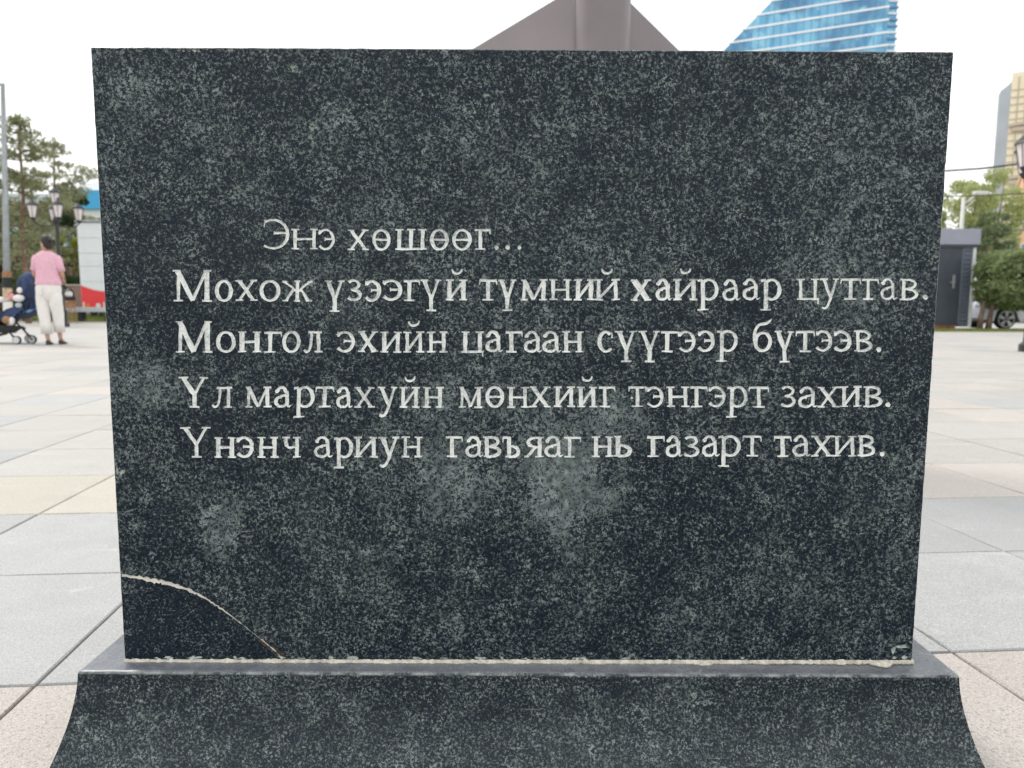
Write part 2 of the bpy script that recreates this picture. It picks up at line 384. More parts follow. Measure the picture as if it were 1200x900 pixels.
# ------------------------------------------------------------------ Mongolian Cyrillic letter strokes (x-height = 1)
def rib(pts, ws):
    L = []; Rr = []; n = len(pts)
    for i in range(n):
        a = pts[max(i-1,0)]; b = pts[min(i+1,n-1)]; dx, dy = b[0]-a[0], b[1]-a[1]; l = math.hypot(dx,dy) or 1
        nx, ny = -dy/l*ws[i]/2, dx/l*ws[i]/2
        L.append((pts[i][0]+nx, pts[i][1]+ny)); Rr.append((pts[i][0]-nx, pts[i][1]-ny))
    return L + Rr[::-1]
class G:
    def __init__(s, W, wt): s.W = W; s.T = .180*wt; s.t = .112*(wt*.6+.4); s.h = .09; s.P = []
    def l(s, x0,y0,x1,y1,w0,w1=None):
        w1 = w0 if w1 is None else w1; n = 4
        s.P.append(rib([(x0+(x1-x0)*k/n, y0+(y1-y0)*k/n) for k in range(n+1)], [(w0+(w1-w0)*k/n)*random.uniform(.93,1.07) for k in range(n+1)]))
    def c(s, pts, ws):         # smooth curve through points
        out = []; wo_ = []; n = len(pts)
        for i in range(n-1):
            p0 = pts[max(i-1,0)]; p1 = pts[i]; p2 = pts[i+1]; p3 = pts[min(i+2,n-1)]
            for k in range(4):
                t = k/4
                out.append(tuple(.5*((2*p1[d])+(-p0[d]+p2[d])*t+(2*p0[d]-5*p1[d]+4*p2[d]-p3[d])*t*t+(-p0[d]+3*p1[d]-3*p2[d]+p3[d])*t**3) for d in (0,1)))
                wo_.append(ws[i]*(1-t)+ws[i+1]*t)
        out.append(pts[-1]); wo_.append(ws[-1]); s.P.append(rib(out, wo_))
    def a(s, cx,cy,rx,ry,a0,a1,wt=None,wn=None):
        wt = s.T if wt is None else wt; wn = s.t if wn is None else wn
        rx -= wt/2; ry -= wn/2; n = max(4, int(abs(a1-a0)/18)); segs = 2 if abs(a1-a0) > 200 else 1
        for q in range(segs):
            b0 = a0+(a1-a0)*q/segs; b1 = a0+(a1-a0)*(q+1)/segs
            if segs == 2: b0 -= 3*(q==1); b1 += 3*(q==0)
            P = []; W_ = []; m = max(4, n//segs)
            for k in range(m+1):
                t = R(b0+(b1-b0)*k/m); P.append((cx+rx*cos(t), cy+ry*sin(t))); W_.append((wn+(wt-wn)*abs(cos(t))**1.2)*random.uniform(.93,1.07))
            s.P.append(rib(P, W_))
    def s_(s, x, y, l=None, up=False):
        l = l or min(.2, s.W*.21); h = s.h; y0 = y-h/2 if not up else y
        x0, x1 = max(0, x-l), min(s.W, x+l)
        s.P.append([(x0, y-h*.1+random.uniform(-.01,.01)),(x1, y-h*.1+random.uniform(-.02,.02)),(x1, y+h*.8),(x0, y+h*.8)] if not up else
                   [(x0, y-h*.8),(x1, y-h*.8),(x1, y+h*.1+random.uniform(-.02,.02)),(x0, y+h*.1)])
    def stem(s, x, y0=0., y1=1., w=None, b=True, t=True, l=None):
        s.l(x, y0+.01, x, y1-.01, w or s.T)
        if b: s.s_(x, y0, l)
        if t: s.s_(x, y1, l, True)
def glyph(ch, W, wt):
    g = G(W, wt); T, t = g.T, g.t; e = min(.19, W*.21)
    if ch in 'нийшцп':
        g.stem(e, b=True); g.stem(W-e)
        if ch == 'н': g.l(e,.5,W-e,.5,t)
        if ch in 'ий': g.l(e,.06,W-e,.93,t*1.1)
        if ch == 'й': g.c([(W*.5-.24,1.5),(W*.5-.15,1.33),(W*.5+.03,1.29),(W*.5+.2,1.37),(W*.5+.25,1.52)], [.07,.12,.11,.1,.08])
        if ch == 'ш': g.stem(W/2); g.l(e,.03,W-e,.03,t)
        if ch == 'ц': g.l(e,.03,W-.03,.03,t); g.c([(W-.16,.02),(W-.06,-.02),(W-.05,-.22)], [.06,.07,.05])
    elif ch in 'гт':
        x = .36*W if ch == 'г' else .5*W
        g.stem(x, t=False, l=.26*W+.04); g.l(.02,.955,W-.03,.955,t)
        g.l(W-.05,.97,W-.02,.74,.09,.04)
        if ch == 'т': g.l(.05,.97,.02,.74,.09,.04)
    elif ch == 'л':
        g.stem(W-e, t=False); g.l(.25*W,.955,W-.03,.955,t); g.c([(.42*W,.95),(.40*W,.5),(.31*W,.12),(.17*W,.03),(.04*W,.13)], [t*1.2,t*1.2,t,t,.1])
    elif ch == 'м':
        g.l(e*.75,.02,e*.95,.95,t*1.2); g.l(e*.8,.97,W*.5,.03,T); g.l(W*.5,.05,W-e*1.05,.96,t); g.stem(W-e); g.s_(e*.8,0); g.s_(e*.7,1,.12,True)
    elif ch in 'хж':
        if ch == 'х': g.l(.16*W,.96,.82*W,.04,T); g.l(.80*W,.96,.17*W,.04,t*1.1)
        else:
            g.stem(W/2,l=.14); g.c([(.12*W,.88),(.24*W,.78),(.42*W,.52)],[.1,t,t]); g.c([(.88*W,.88),(.76*W,.78),(.58*W,.52)],[.1,t,t])
            g.l(.36*W,.55,.14*W,.04,T*.8); g.l(.64*W,.55,.86*W,.04,T*.8); g.l(.38*W,.52,.62*W,.52,t); g.s_(.1*W,0,.11*W); g.s_(.9*W,0,.11*W)
            g.l(.0,.96,.16*W,.9,t); g.l(W,.96,.84*W,.9,t)
        if ch == 'х':
            for x, y in ((.17,0),(.83,0),(.16,1),(.82,1)): g.s_(x*W, y, .17*W, y == 1)
    elif ch == 'у':
        g.l(.2*W,.96,.56*W,.08,T); g.c([(.84*W,.96),(.62*W,.3),(.42*W,-.25),(.25*W,-.42),(.08*W,-.38)], [t,t*1.2,t*1.2,t*1.2,.12]); g.s_(.2*W,1,.2*W,True); g.s_(.82*W,1,.16*W,True)
    elif ch == 'ү':
        g.l(.18*W,.97,.52*W,.06,T); g.l(.84*W,.97,.52*W,.06,t*1.1); g.l(.5*W,.2,.5*W,-.47,T*.95); g.s_(.18*W,1,.19*W,True); g.s_(.84*W,1,.16*W,True); g.s_(.5*W,-.5,.24)
    elif ch == 'Ү':
        g.l(.16*W,1.44,.52*W,.62,T*1.1); g.l(.84*W,1.44,.52*W,.62,t*1.2); g.stem(.52*W,0,.75,T*1.1,True,False,.25); g.s_(.16*W,1.48,.17*W,True); g.s_(.84*W,1.48,.15*W,True)
    elif ch == 'М':
        g.l(.13*W,.02,.15*W,1.45,T*.8); g.l(.12*W,1.46,.5*W,.03,T*1.15); g.l(.5*W,.05,.84*W,1.45,t*1.2); g.l(.86*W,0,.86*W,1.46,T*1.2)
        g.s_(.13*W,0,.12*W); g.s_(.86*W,0,.13*W); g.s_(.1*W,1.5,.1*W,True); g.s_(.88*W,1.5,.1*W,True)
    elif ch == 'Э':
        g.a(.38*W,.75,.62*W,.76,-128,122,T*1.05,t); g.l(.42*W,.8,.92*W,.8,t); g.l(.07*W,1.45,.05*W,1.08,t,.05); g.l(.42*W,.88,.42*W,.72,.05)
    elif ch == 'э':
        g.a(.40*W,.5,.59*W,.52,-140,142,T,t); g.l(.38*W,.53,.92*W,.53,t); g.l(.38*W,.62,.38*W,.43,.05); g.l(.03*W,.97,.02*W,.74,.07,.04)
    elif ch in 'оө':
        g.a(W/2,.5,W/2,.53,0,183); g.a(W/2,.5,W/2,.53,180,363)
        if ch == 'ө': g.l(.08*W,.5,.92*W,.5,t)
    elif ch == 'з':
        g.a(.42*W,.765,.46*W,.255,-95,150,T*.85,t); g.a(.42*W,.265,.55*W,.285,-150,95,T*.95,t); g.l(.25*W,.52,.45*W,.52,t)
    elif ch == 'а':
        g.a(.45*W,.70,.36*W,.33,5,165,T*.9,t*1.05); g.l(.755*W,.78,.755*W,.12,T*.95); g.c([(.74*W,.14),(.84*W,.03),(1.*W,.10)],[.09,.09,.04]); g.a(.37*W,.27,.37*W,.29,70,300,T*.95,t)
        g.l(.34*W,.525,.76*W,.62,t); g.c([(.4*W,.02),(.58*W,.06),(.74*W,.2)],[t,t,t]); g.a(.17*W,.78,.1,.09,0,359,.09,.08)
    elif ch == 'р':
        g.stem(.25*W,-.5,.97,None,True,False,.25*W); g.l(.02*W,.92,.24*W,.97,t); g.a(.53*W,.5,.47*W,.53,-138,138)
    elif ch == 'в':
        g.stem(.2*W,l=.2*W); g.a(.42*W,.755,.48*W,.265,-92,92,T*.9,t); g.a(.42*W,.265,.56*W,.285,-92,92,T,t)
        for y in (.955,.52,.02): g.l(.18*W,y,.45*W,y,t)
    elif ch in 'ъь':
        x = .36*W if ch == 'ъ' else .22*W
        g.stem(x,t=(ch=='ь'),l=.2*W); g.a(.55*W,.28,.43*W,.3,-92,92); g.l(x,.545,.58*W,.545,t); g.l(x,.02,.58*W,.02,t)
        if ch == 'ъ': g.l(.02,.955,x+.06,.955,t); g.l(.05,.97,.02,.72,.09,.04)
    elif ch == 'я':
        g.stem(.79*W,l=.2*W); g.a(.55*W,.73,.45*W,.27,88,272); g.l(.55*W,.955,.8*W,.955,t); g.l(.5*W,.49,.8*W,.49,t); g.l(.55*W,.48,.17*W,.04,T*.85); g.s_(.13*W,0,.13*W)
    elif ch == 'с':
        g.a(.55*W,.5,.54*W,.53,48,312); g.l(.93*W,.95,.93*W,.68,.05,.08); g.a(.55*W,.5,.54*W,.53,300,318,t,t)
    elif ch == 'б':
        g.a(.5*W,.46,.48*W,.49,0,183); g.a(.5*W,.46,.48*W,.49,180,363); g.c([(.08*W,.5),(.1*W,.95),(.3*W,1.27),(.7*W,1.36),(.95*W,1.56)],[T*.8,T*.7,T*.7,T*.8,.05])
    elif ch == 'ч':
        g.stem(.78*W,l=.2*W); g.c([(.22*W,.97),(.22*W,.68),(.36*W,.50),(.6*W,.5),(.78*W,.58)],[T,T,t*1.2,t,t]); g.s_(.22*W,1,.2*W,True)
    elif ch == '.':
        r_ = min(W/2, .13); g.P.append([(W/2+r_*random.uniform(.85,1.1)*cos(k*pi/5), .1+r_*random.uniform(.85,1.1)*sin(k*pi/5)) for k in range(10)])
    elif ch == '·':
        g.P.append([(W/2+.06*cos(k*pi/4), .06*sin(k*pi/4)) for k in range(8)])
    return g.P
LINES = [ # text with pixel extents (x0, x1), baseline left/right, x-height
 (292.5,292.3,24.0, .9, [('Э',308.5,339.5),('н',341.3,372.5),('э',373.9,392.5),('х',407.5,432.5),('ө',436,457.9),('ш',463.2,499.5),('ө',504,526),('ө',529.9,552.8),('г',556,575.2),('.',579.2,584.8),('.',592,597.9),('.',605.9,611.2)]),
 (353,351,24.4, 1., [('М',203,249.3),('о',252,273.3),('х',276.3,301.8),('о',303.8,328.8),('ж',330.5,365.8),('ү',380.5,403.8),('з',407,425),('э',428,447),('э',448.8,471.8),('г',472.5,491.8),('ү',493,517.5),('й',522,547.5),
   ('т',561.3,582.5),('ү',583.8,605),('м',610,641.3),('н',643.8,670),('и',672.5,697),('й',697,726.3),('х',739.2,763),('а',768.3,787.5),('й',789.2,817.5),('р',817.5,842.5),('а',846.7,867.5),('а',870,890.8),('р',891.3,915.8),
   ('ц',933.8,960),('у',961.3,983.8),('т',984.5,1008.8),('г',1010,1030),('а',1032,1051.3),('в',1054.5,1076.3),('.',1080.5,1088.3)]),
 (413.2,411.6,24.4, 1., [('М',205.5,249.3),('о',253,276.3),('н',278.8,305.8),('г',308.8,330),('о',330.5,352.5),('л',355.8,378),('э',395,416.3),('х',419.5,443),('и',445.5,470.5),('й',472.5,497),('н',500.5,524.5),
   ('ц',540.8,567),('а',568.8,589.3),('г',591.8,612.5),('а',613.8,635.5),('а',635.5,658),('н',658.8,683.8),('с',700,718.8),('ү',721.3,746.3),('ү',748.8,773.8),('г',773.8,795.5),('э',796.3,815.5),('э',818,838),('р',839.5,864.3),
   ('б',882,905),('ү',908,930.8),('т',932.5,955),('э',956.3,975.5),('э',977.5,998.3),('в',1001.3,1023),('.',1025.8,1033.3)]),
 (477.5,476.8,24.0, .98, [('Ү',209.5,245),('л',247.5,272),('м',287.5,318),('а',321.3,341.3),('р',343.8,368.8),('т',369.3,391.3),('а',393.8,413.3),('х',415,439.3),('у',442.5,466.3),('й',468,492),('н',495.5,520),
   ('м',537.5,565.5),('ө',568.8,590.8),('н',594.5,620),('х',620.5,645.5),('и',648.8,673.8),('й',676.3,700),('г',701.8,721.8),('т',736.3,758),('·',738.5,742.5),('э',758.8,778),('н',781.3,808),('г',808.8,830),('э',830.8,850.5),('р',851.3,876.3),('т',877.5,901.3),
   ('з',915,933),('а',935,958),('х',958,983.8),('и',984.5,1009.5),('в',1012,1034.5),('.',1037.5,1044.3)]),
 (536.3,534.5,24.0, 1., [('Ү',212,247.5),('н',251.3,276.3),('э',278,298),('н',301.8,326.3),('ч',330,353),('а',368,390),('р',391.3,414.3),('и',415,442.5),('у',443,468),('н',470.5,495),('г',522.5,542.5),('а',545,566.3),('в',566.3,588),('ъ',588.8,610.5),('я',614.3,637),('а',638,660),('г',660,680.5),
   ('н',693.8,718.8),('ь',719.5,741.3),('г',757.5,779),('а',780,800),('з',801.3,820),('а',822.5,843),('р',841.3,868),('т',870.5,893),('т',906.8,928),('а',928.8,950),('х',950.5,976.3),('и',976.3,1003.8),('в',1005,1026.3),('.',1030.8,1037)])]
BOLD = {(1,18):1.35,(1,0):1.1,(1,20):1.2,(1,21):1.12,(0,5):1.15,(2,0):1.1,(2,2):1.3,(4,1):1.35,(4,18):1.2,(4,10):1.15,(4,19):1.15,(4,25):1.15,(1,25):.8,(1,26):.8,(1,28):.8,(1,29):.75,(1,30):.75,(1,31):.9}

# ------------------------------------------------------------------ the memorial stone
FY = .80; S = 1000.0            # face plane, metres to mm for the triangulation
tl, tr, bl, br = (at(*p, FY) for p in ((107,56),(1117,62),(147,772.5),(1068,773.5)))
def edge_pts(a, b, n, amp, sd):
    out = []; d = (b-a); nn = Vector((-d.z, 0, d.x)).normalized()
    for k in range(n):
        t = k/n; p = a.lerp(b, t)
        w_ = noise.noise(Vector((t*d.length*60, sd, 0)))*.6 + noise.noise(Vector((t*d.length*260, sd, 3)))*.5
        chip = max(0, noise.noise(Vector((t*d.length*38, sd, 9)))-.38)*3.2
        if k: p = p + nn*(amp*(w_*.7+chip*1.1*(a.z < .5)))
        out.append(p)
    return out
outline = edge_pts(bl, br, 330, .0007, 1.) + edge_pts(br, tr, 200, .0010, 2.) + edge_pts(tr, tl, 330, .0010, 3.) + edge_pts(tl, bl, 200, .0009, 4.)
V2 = []; F2 = []; own = {}
def addpoly(poly, who):
    o = len(V2); V2.extend(poly); own[len(F2)] = who; F2.append(list(range(o, o+len(poly))))
addpoly([(p.x*S, p.z*S) for p in outline], ('slab',))
letters = []
for li, (b0, b1, xh, wt, gl) in enumerate(LINES):
    for gi, (ch, x0, x1) in enumerate(gl):
        sc_x = xh; wgt = wt*BOLD.get((li,gi), 1)*random.uniform(.9,1.12)
        base = b0+(b1-b0)*((x0-200)/880) + random.uniform(-.45,.45)
        if ch == '·': base = 466
        P = glyph(ch, (x1-x0)/xh, wgt); lid = len(letters); letters.append(ch); wb = random.uniform(-.02,.02)
        for poly in P:
            q = []
            for gx, gy in poly:
                j = noise.noise(Vector((gx*5+lid*3.1, gy*5, 1.7)))*.022 + noise.noise(Vector((gx*17+lid*3.1, gy*17, 4.7)))*.028
                a_ = at(x0+(gx+gy*wb+j)*xh, base-(gy+j*.8)*xh, FY); q.append((a_.x*S, a_.z*S))
            ar = sum(q[k][0]*q[(k+1)%len(q)][1]-q[(k+1)%len(q)][0]*q[k][1] for k in range(len(q)))
            addpoly(q if ar > 0 else q[::-1], ('letter', lid))
# the crack that cuts off the lower left corner, filled with pale mortar
ck = [(138,673.5,3),(150,675.5,3.2),(163,677,3.6),(176,680,4.6),(188,682,4.8),(200,684.5,4.8),(206,687,4.2),(216,689.5,3.2),(228,695,3.4),(240,701,2.6),(252,709,2.4),(264,717,2.1),(276,726,1.6),(288,735.5,1.3),(300,745,1.2),(311,754,1.2),(322,763,1.3),(334,777,1.4)]
cp = []; cw = []
for k in range(len(ck)-1):
    for q in range(5):
        t = q/5; x = ck[k][0]*(1-t)+ck[k+1][0]*t; y = ck[k][1]*(1-t)+ck[k+1][1]*t; w_ = ck[k][2]*(1-t)+ck[k+1][2]*t
        cp.append((x, y + noise.noise(Vector((x*.45, 4, 0)))*min(1.6, .3+w_*.4))); cw.append(max(.4, w_*(1.05+noise.noise(Vector((x*.8, 8, 0)))*1.1)))
pts = rib(cp, cw); q = [(lambda a_: (a_.x*S, a_.z*S))(at(x, y, FY)) for x, y in pts]
addpoly(q[::-1] if sum(q[k][0]*q[(k+1)%len(q)][1]-q[(k+1)%len(q)][0]*q[k][1] for k in range(len(q))) < 0 else q, ('crack',))
def chip(px, py, rx, ry, n=11, who='chip'):
    q = []
    for k in range(n):
        a = -2*pi*k/n; r_ = random.uniform(.55, 1.25); p = at(px+rx*r_*cos(a), py+ry*r_*sin(a), FY); q.append((p.x*S, p.z*S))
    addpoly(q, (who,))
chip(1056,757.5,9,2.2); chip(1047,762,3.5,4.5); chip(1060,770,5,2.6)
for k in range(26): chip(random.uniform(150,1060), 772.5+random.uniform(-2,.6), random.uniform(2,8), random.uniform(1,2.6), 9)
for k in range(22): chip(random.uniform(195,275), 58+random.uniform(-2,2.5), random.uniform(1,3), random.uniform(.7,1.6), 7)
for k in range(14): chip(random.uniform(110,1110), 57.5+random.uniform(-1,1), random.uniform(1,4), random.uniform(.6,1.3), 7)
for k in range(26):
    y = random.uniform(80,760); t = (y-56)/717; x = random.choice([107+40*t, 1117-49*t]); chip(x, y, random.uniform(.7,1.6), random.uniform(1,5), 7)
for k in range(30): chip(random.uniform(130,1090), random.uniform(70,760), random.uniform(.5,1.3), random.uniform(.5,1.6), 6)
for k in range(9): chip(308+k*3.1+random.uniform(-1,1), 751+k*2.5+random.uniform(-1.5,1.5), 4.6, 2.8, 9, 'stain')
chip(1083,347,2.2,1.8); chip(215,101,1.2,2.6); chip(137,551,1.6,5); chip(143,553,3,3)
vo, eo, fo, ov, oe, of = geometry.delaunay_2d_cdt([Vector(v) for v in V2], [], F2, 0, 1e-4, True)
cls = []
for orig in of:
    w_ = {own[i] for i in orig}; c = None
    if ('slab',) in w_:
        if ('crack',) in w_: c = ('crack',)
        else:
            ls = [x for x in w_ if x[0] == 'letter']
            c = ls[0] if ls else (('chip',) if ('chip',) in w_ else ('stain',) if ('stain',) in w_ else ('slab',))
    cls.append(c)
edges = {}
for fi, f in enumerate(fo):
    for k in range(len(f)):
        a, b = f[k], f[(k+1)%len(f)]; edges.setdefault((min(a,b), max(a,b)), []).append(fi)
# flood fill: the piece below the crack
start = None; cc = at(170,740,FY)
for fi, f in enumerate(fo):
    if cls[fi] == ('slab',):
        P3 = [vo[i] for i in f[:3]]
        if geometry.intersect_point_tri_2d(Vector((cc.x*S, cc.z*S)), *P3): start = fi; break
nb = {}
for e, fs in edges.items():
    if len(fs) == 2: nb.setdefault(fs[0], []).append(fs[1]); nb.setdefault(fs[1], []).append(fs[0])
stack = [start] if start is not None else []; seen = set(stack)
while stack:
    f = stack.pop()
    for g_ in nb.get(f, []):
        if g_ not in seen and cls[g_] is not None and cls[g_][0] in ('slab','chip'):
            seen.add(g_); stack.append(g_)
if len(seen) < len(fo)*.4:
    for f in seen:
        if cls[f] == ('slab',): cls[f] = ('corner',)
DEP = {'slab':0., 'corner':.0008, 'crack':.0012, 'chip':.0014, 'stain':.0009, 'letter':.0013}
bucket = {}
def put(key): return bucket.setdefault(key, ([], [], {}))
def vid(B, i, y):
    k = (i, round(y*1e5))
    if k not in B[2]: B[2][k] = len(B[0]); B[0].append((vo[i][0]/S, y, vo[i][1]/S))
    return B[2][k]
for fi, f in enumerate(fo):
    c = cls[fi]
    if c is None: continue
    B = put(c); y = FY + DEP[c[0]]
    ps = [vo[i] for i in f]; ar = sum(ps[k][0]*ps[(k+1)%len(ps)][1]-ps[(k+1)%len(ps)][0]*ps[k][1] for k in range(len(ps)))
    ff = list(f) if ar > 0 else list(f)[::-1]      # seen from -Y, x right z up: counter-clockwise faces the camera
    B[1].append([vid(B, i, y) for i in ff])
CHM = .0025
for e, fs in edges.items():
    if len(fs) != 2: continue
    c0, c1 = cls[fs[0]], cls[fs[1]]
    if c0 is None or c1 is None or c0 == c1: continue
    d0, d1 = DEP[c0[0]], DEP[c1[0]]
    if d0 == d1: continue
    deep = c0 if d0 > d1 else c1
    B = put(deep if deep[0] in ('letter','chip','stain') else ('slab',)); a, b = e
    B[1].append([vid(B,a,FY+min(d0,d1)), vid(B,b,FY+min(d0,d1)), vid(B,b,FY+max(d0,d1)), vid(B,a,FY+max(d0,d1))])
memo = thing('memorial_stone', 'dark speckled granite slab with carved white inscription on a flared granite base', 'monument', (0.01,.88,0))
def wpart(name, mb, mats, parent=None, smooth=False):     # built in world coordinates, memorial origin taken off
    L0 = Vector((0.01,.88,0)); mb.v = [tuple(Vector(v)-L0) for v in mb.v]
    return part(name, mb, mats, parent or memo, smooth)
M_off = None
# body of the slab behind its face
SB = .965
slab = MB(); B = bucket[('slab',)]; slab.add(B[0], B[1])
ring0 = outline; n = len(ring0); cen = (tl+tr+bl+br)/4
def push(p, k):
    return Vector((p.x + (k if p.x > cen.x else -k), 0, p.z))
o0 = len(slab.v)
r0 = [Vector((p.x, FY, p.z)) for p in ring0]
def outw(i):
    a, b = ring0[i-1], ring0[(i+1)%n]; d = (b-a).normalized(); return Vector((d.z, 0, -d.x))
r1 = []
for i in range(n):
    side = 'b' if i < 330 else 'r' if i < 530 else 't' if i < 860 else 'l'
    d = {'b':(0,-1),'r':(1,0),'t':(0,1),'l':(-1,0)}[side]
    p = r0[i]; r1.append(Vector((p.x+d[0]*.0016, FY+.0022, p.z+d[1]*.0016*(side != 'b'))))
clean = []
for i in range(n):
    side = 'b' if i < 330 else 'r' if i < 530 else 't' if i < 860 else 'l'
    s0 = {'b':(bl,br,0,330),'r':(br,tr,330,200),'t':(tr,tl,530,330),'l':(tl,bl,860,200)}[side]
    q_ = s0[0].lerp(s0[1], (i-s0[2])/s0[3]); clean.append(Vector((r1[i].x, FY+.012, r1[i].z)))
r3 = [Vector((p.x, SB, p.z)) for p in clean]
slab.add(r0+r1+clean+r3, [(k*n+i, k*n+(i+1)%n, (k+1)*n+(i+1)%n, (k+1)*n+i) for k in range(3) for i in range(n)] + [tuple(range(3*n, 4*n))])
slab_o = wpart('granite_slab', slab, M['granite'])
def off_mat(o): return o
for key, nm, mt in ((('corner',),'broken_corner','granite_corner'),(('chip',),'chipped_edge','chip'),(('crack',),'crack_filler','crackfill'),(('stain',),'rust_stain','rust_stain')):
    if key not in bucket: continue
    B = bucket[key]; mb = MB().add(B[0], B[1]); o = wpart(nm, mb, M[mt], slab_o)
    if nm in ('chipped_edge', 'rust_stain'): o['kind'] = 'stuff'
    if nm == 'broken_corner': o['label'] = 'broken lower left corner set back behind a pale crack'
# stained end of the crack
for lid, ch in enumerate(letters):
    B = bucket.get(('letter', lid))
    if B:
        mb = MB().add(B[0], B[1])
        wpart('carved_dot' if ch in '.·' else 'carved_letter', mb, M['letter'], slab_o)
# mortar bead under the slab
HB = (bl.z+br.z)/2
ms = MB(); rows = []
NX = 520
for k in range(NX+1):
    t = k/NX; x = bl.x-.003 + (br.x-bl.x+.006)*t; zb = bl.z+(br.z-bl.z)*t
    a = noise.noise(Vector((x*55, 0, 0))); b = noise.noise(Vector((x*210, 5, 0))); o_ = .0003 + .0016*a + .0012*b + max(0, noise.noise(Vector((x*24, 9, 0)))-.3)*.012
    h_ = -.0006+.0014*max(0, b+.3)+max(0, a-.3)*.003
    rows.append([(x, FY+.01, zb+h_-.001),(x, FY-.0002, zb+h_),(x, FY-o_*.55, zb-.0008+h_*.4),(x, FY-o_*1.1-.0008, zb-.0030),(x, FY-o_*1.5-.001, zb-.0049),(x, FY+.01, zb-.0049)])
ms.loft(rows); wpart('mortar_joint', ms, M['mortar'], memo, True)
# the flared base
bz = HB-.0045
def d_of(h): t = (bz-h)/.1; return .0226*max(0,t)**1.7 if t < 1.66 else .0226*1.66**1.7
def base_ring(z, d, ch=0):
    hx = .5085+d-ch; y0 = .777-d+ch; y1 = 1.06+d-ch; cx = .009; out = []
    for (a, b) in (((cx-hx,y0),(cx+hx,y0)),((cx+hx,y0),(cx+hx,y1)),((cx+hx,y1),(cx-hx,y1)),((cx-hx,y1),(cx-hx,y0))):
        m_ = 160 if abs(b[0]-a[0]) > .5 and a[1] < .9 else 24
        for k in range(m_):
            t = k/m_; x, y = a[0]+(b[0]-a[0])*t, a[1]+(b[1]-a[1])*t
            j = noise.noise(Vector((x*80, y*80, z*30)))*.0005; chp = max(0, noise.noise(Vector((x*22+3, y*22, 1)))-.45)*.010 if abs(z-bz) < .004 else 0
            out.append(Vector((x, y+j+chp*(a[1] < .9 and b[1] < .9), z+j*.5)))
    return out
hs = [0.0]+[bz*k/22 for k in range(1,22)]
rings = [base_ring(h, d_of(h)) for h in hs] + [base_ring(bz-.0028, 0), base_ring(bz-.0007, 0, .001), base_ring(bz, 0, .0032)]
bm_ = MB(); bm_.loft(rings, cap=False); N = len(rings[0]); bm_.add(rings[-1], [tuple(range(N))])
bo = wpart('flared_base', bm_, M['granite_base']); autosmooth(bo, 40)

# ------------------------------------------------------------------ more materials
M['bronze'] = simple('weathered_bronze_plates', (.195,.168,.178), .42, .5, .10, 3.)
M['lamp_black'] = simple('black_lamp_paint', (.022,.024,.026), .45, .0, .3)
M['pole_grey'] = simple('galvanised_steel', (.33,.35,.37), .5, .5, .15)
M['pole_white'] = simple('pale_painted_steel', (.62,.62,.60), .5, 0., .08)
M['lantern'] = simple('frosted_lantern_glass', (.72,.66,.66), .25, 0., .08)
M['paper'] = simple('torn_posters', (.55,.40,.28), .9, 0., .6, 9.)
M['black'] = simple('black_plastic', (.012,.013,.015), .6)
M['skin'] = simple('skin', (.50,.30,.22), .6, 0., .06, 20.)
M['hair'] = simple('dark_hair', (.018,.014,.012), .6, 0., .3, 60.)
M['pink'] = simple('pink_knit', (.74,.43,.53), .9, 0., .10, 30.)
M['cream'] = simple('cream_linen', (.78,.75,.72), .9, 0., .06, 12.)
M['shoe'] = simple('dark_shoe_leather', (.03,.028,.026), .5)
M['navy'] = simple('navy_fabric', (.018,.032,.085), .8, 0., .3, 14.)
M['navy_light'] = simple('worn_navy_fabric', (.035,.058,.14), .8, 0., .3, 14.)
M['sky_blue'] = simple('light_blue_blanket', (.20,.40,.70), .9, 0., .15, 10.)
M['plush_white'] = simple('white_plush', (.78,.75,.74), .95, 0., .08, 30.)
M['plush_pink'] = simple('pink_plush', (.75,.28,.36), .95, 0., .1, 30.)
M['tan'] = simple('tan_leather', (.33,.17,.08), .7, 0., .3, 12.)
M['rim'] = simple('alloy_grey', (.60,.61,.63), .4, .3, .12)
M['rubber'] = simple('tyre_rubber', (.02,.02,.021), .8)
M['silver'] = simple('silver_car_paint', (.74,.75,.82), .3, .15, .05)
M['rosewhite'] = simple('pale_rose_car_paint', (.62,.50,.48), .3, .2, .05)
M['carglass'] = simple('dark_car_glass', (.02,.025,.03), .08)
M['redlamp'] = simple('red_lamp_glass', (.45,.02,.02), .2)
M['shed'] = simple('grey_blue_shed_panel', (.115,.135,.175), .5, 0., .10, 3.)
M['shed_top'] = simple('lilac_grey_metal_fascia', (.30,.31,.385), .5, 0., .06, 3.)
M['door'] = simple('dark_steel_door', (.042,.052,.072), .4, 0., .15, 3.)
M['chrome'] = simple('dull_chrome', (.4,.41,.43), .3, .7)
M['white_trim'] = simple('white_trim', (.72,.73,.74), .5, 0., .05)
M['rust'] = simple('rusty_steel', (.20,.085,.05), .9, 0., .5, 6.)
M['lightbox'] = simple('white_vinyl_panel', (.80,.84,.88), .5, 0., .03, 2.)
M['red'] = simple('red_vinyl', (.85,.05,.06), .5, 0., .05)
M['orange'] = simple('orange_print', (.75,.22,.03), .5)
M['brick'] = simple('dull_red_brick', (.30,.17,.15), .95, 0., .3, 14.)
M['brickjoint'] = simple('lime_mortar', (.50,.44,.42), .95)
M['ledge'] = simple('pale_concrete_seat', (.46,.50,.53), .8, 0., .06)
M['kerb'] = simple('pale_kerb_stone', (.50,.46,.44), .9, 0., .12, 5.)
M['beige'] = simple('cream_cladding', (.82,.73,.55), .7, 0., .05, .3)
M['beige_line'] = simple('cladding_joint_bronze', (.50,.43,.34), .7)
M['tower_side'] = simple('grey_side_wall', (.34,.365,.40), .8, 0., .1, .2)
M['ochre'] = simple('peach_plaster', (.70,.45,.27), .9, 0., .07, .3)
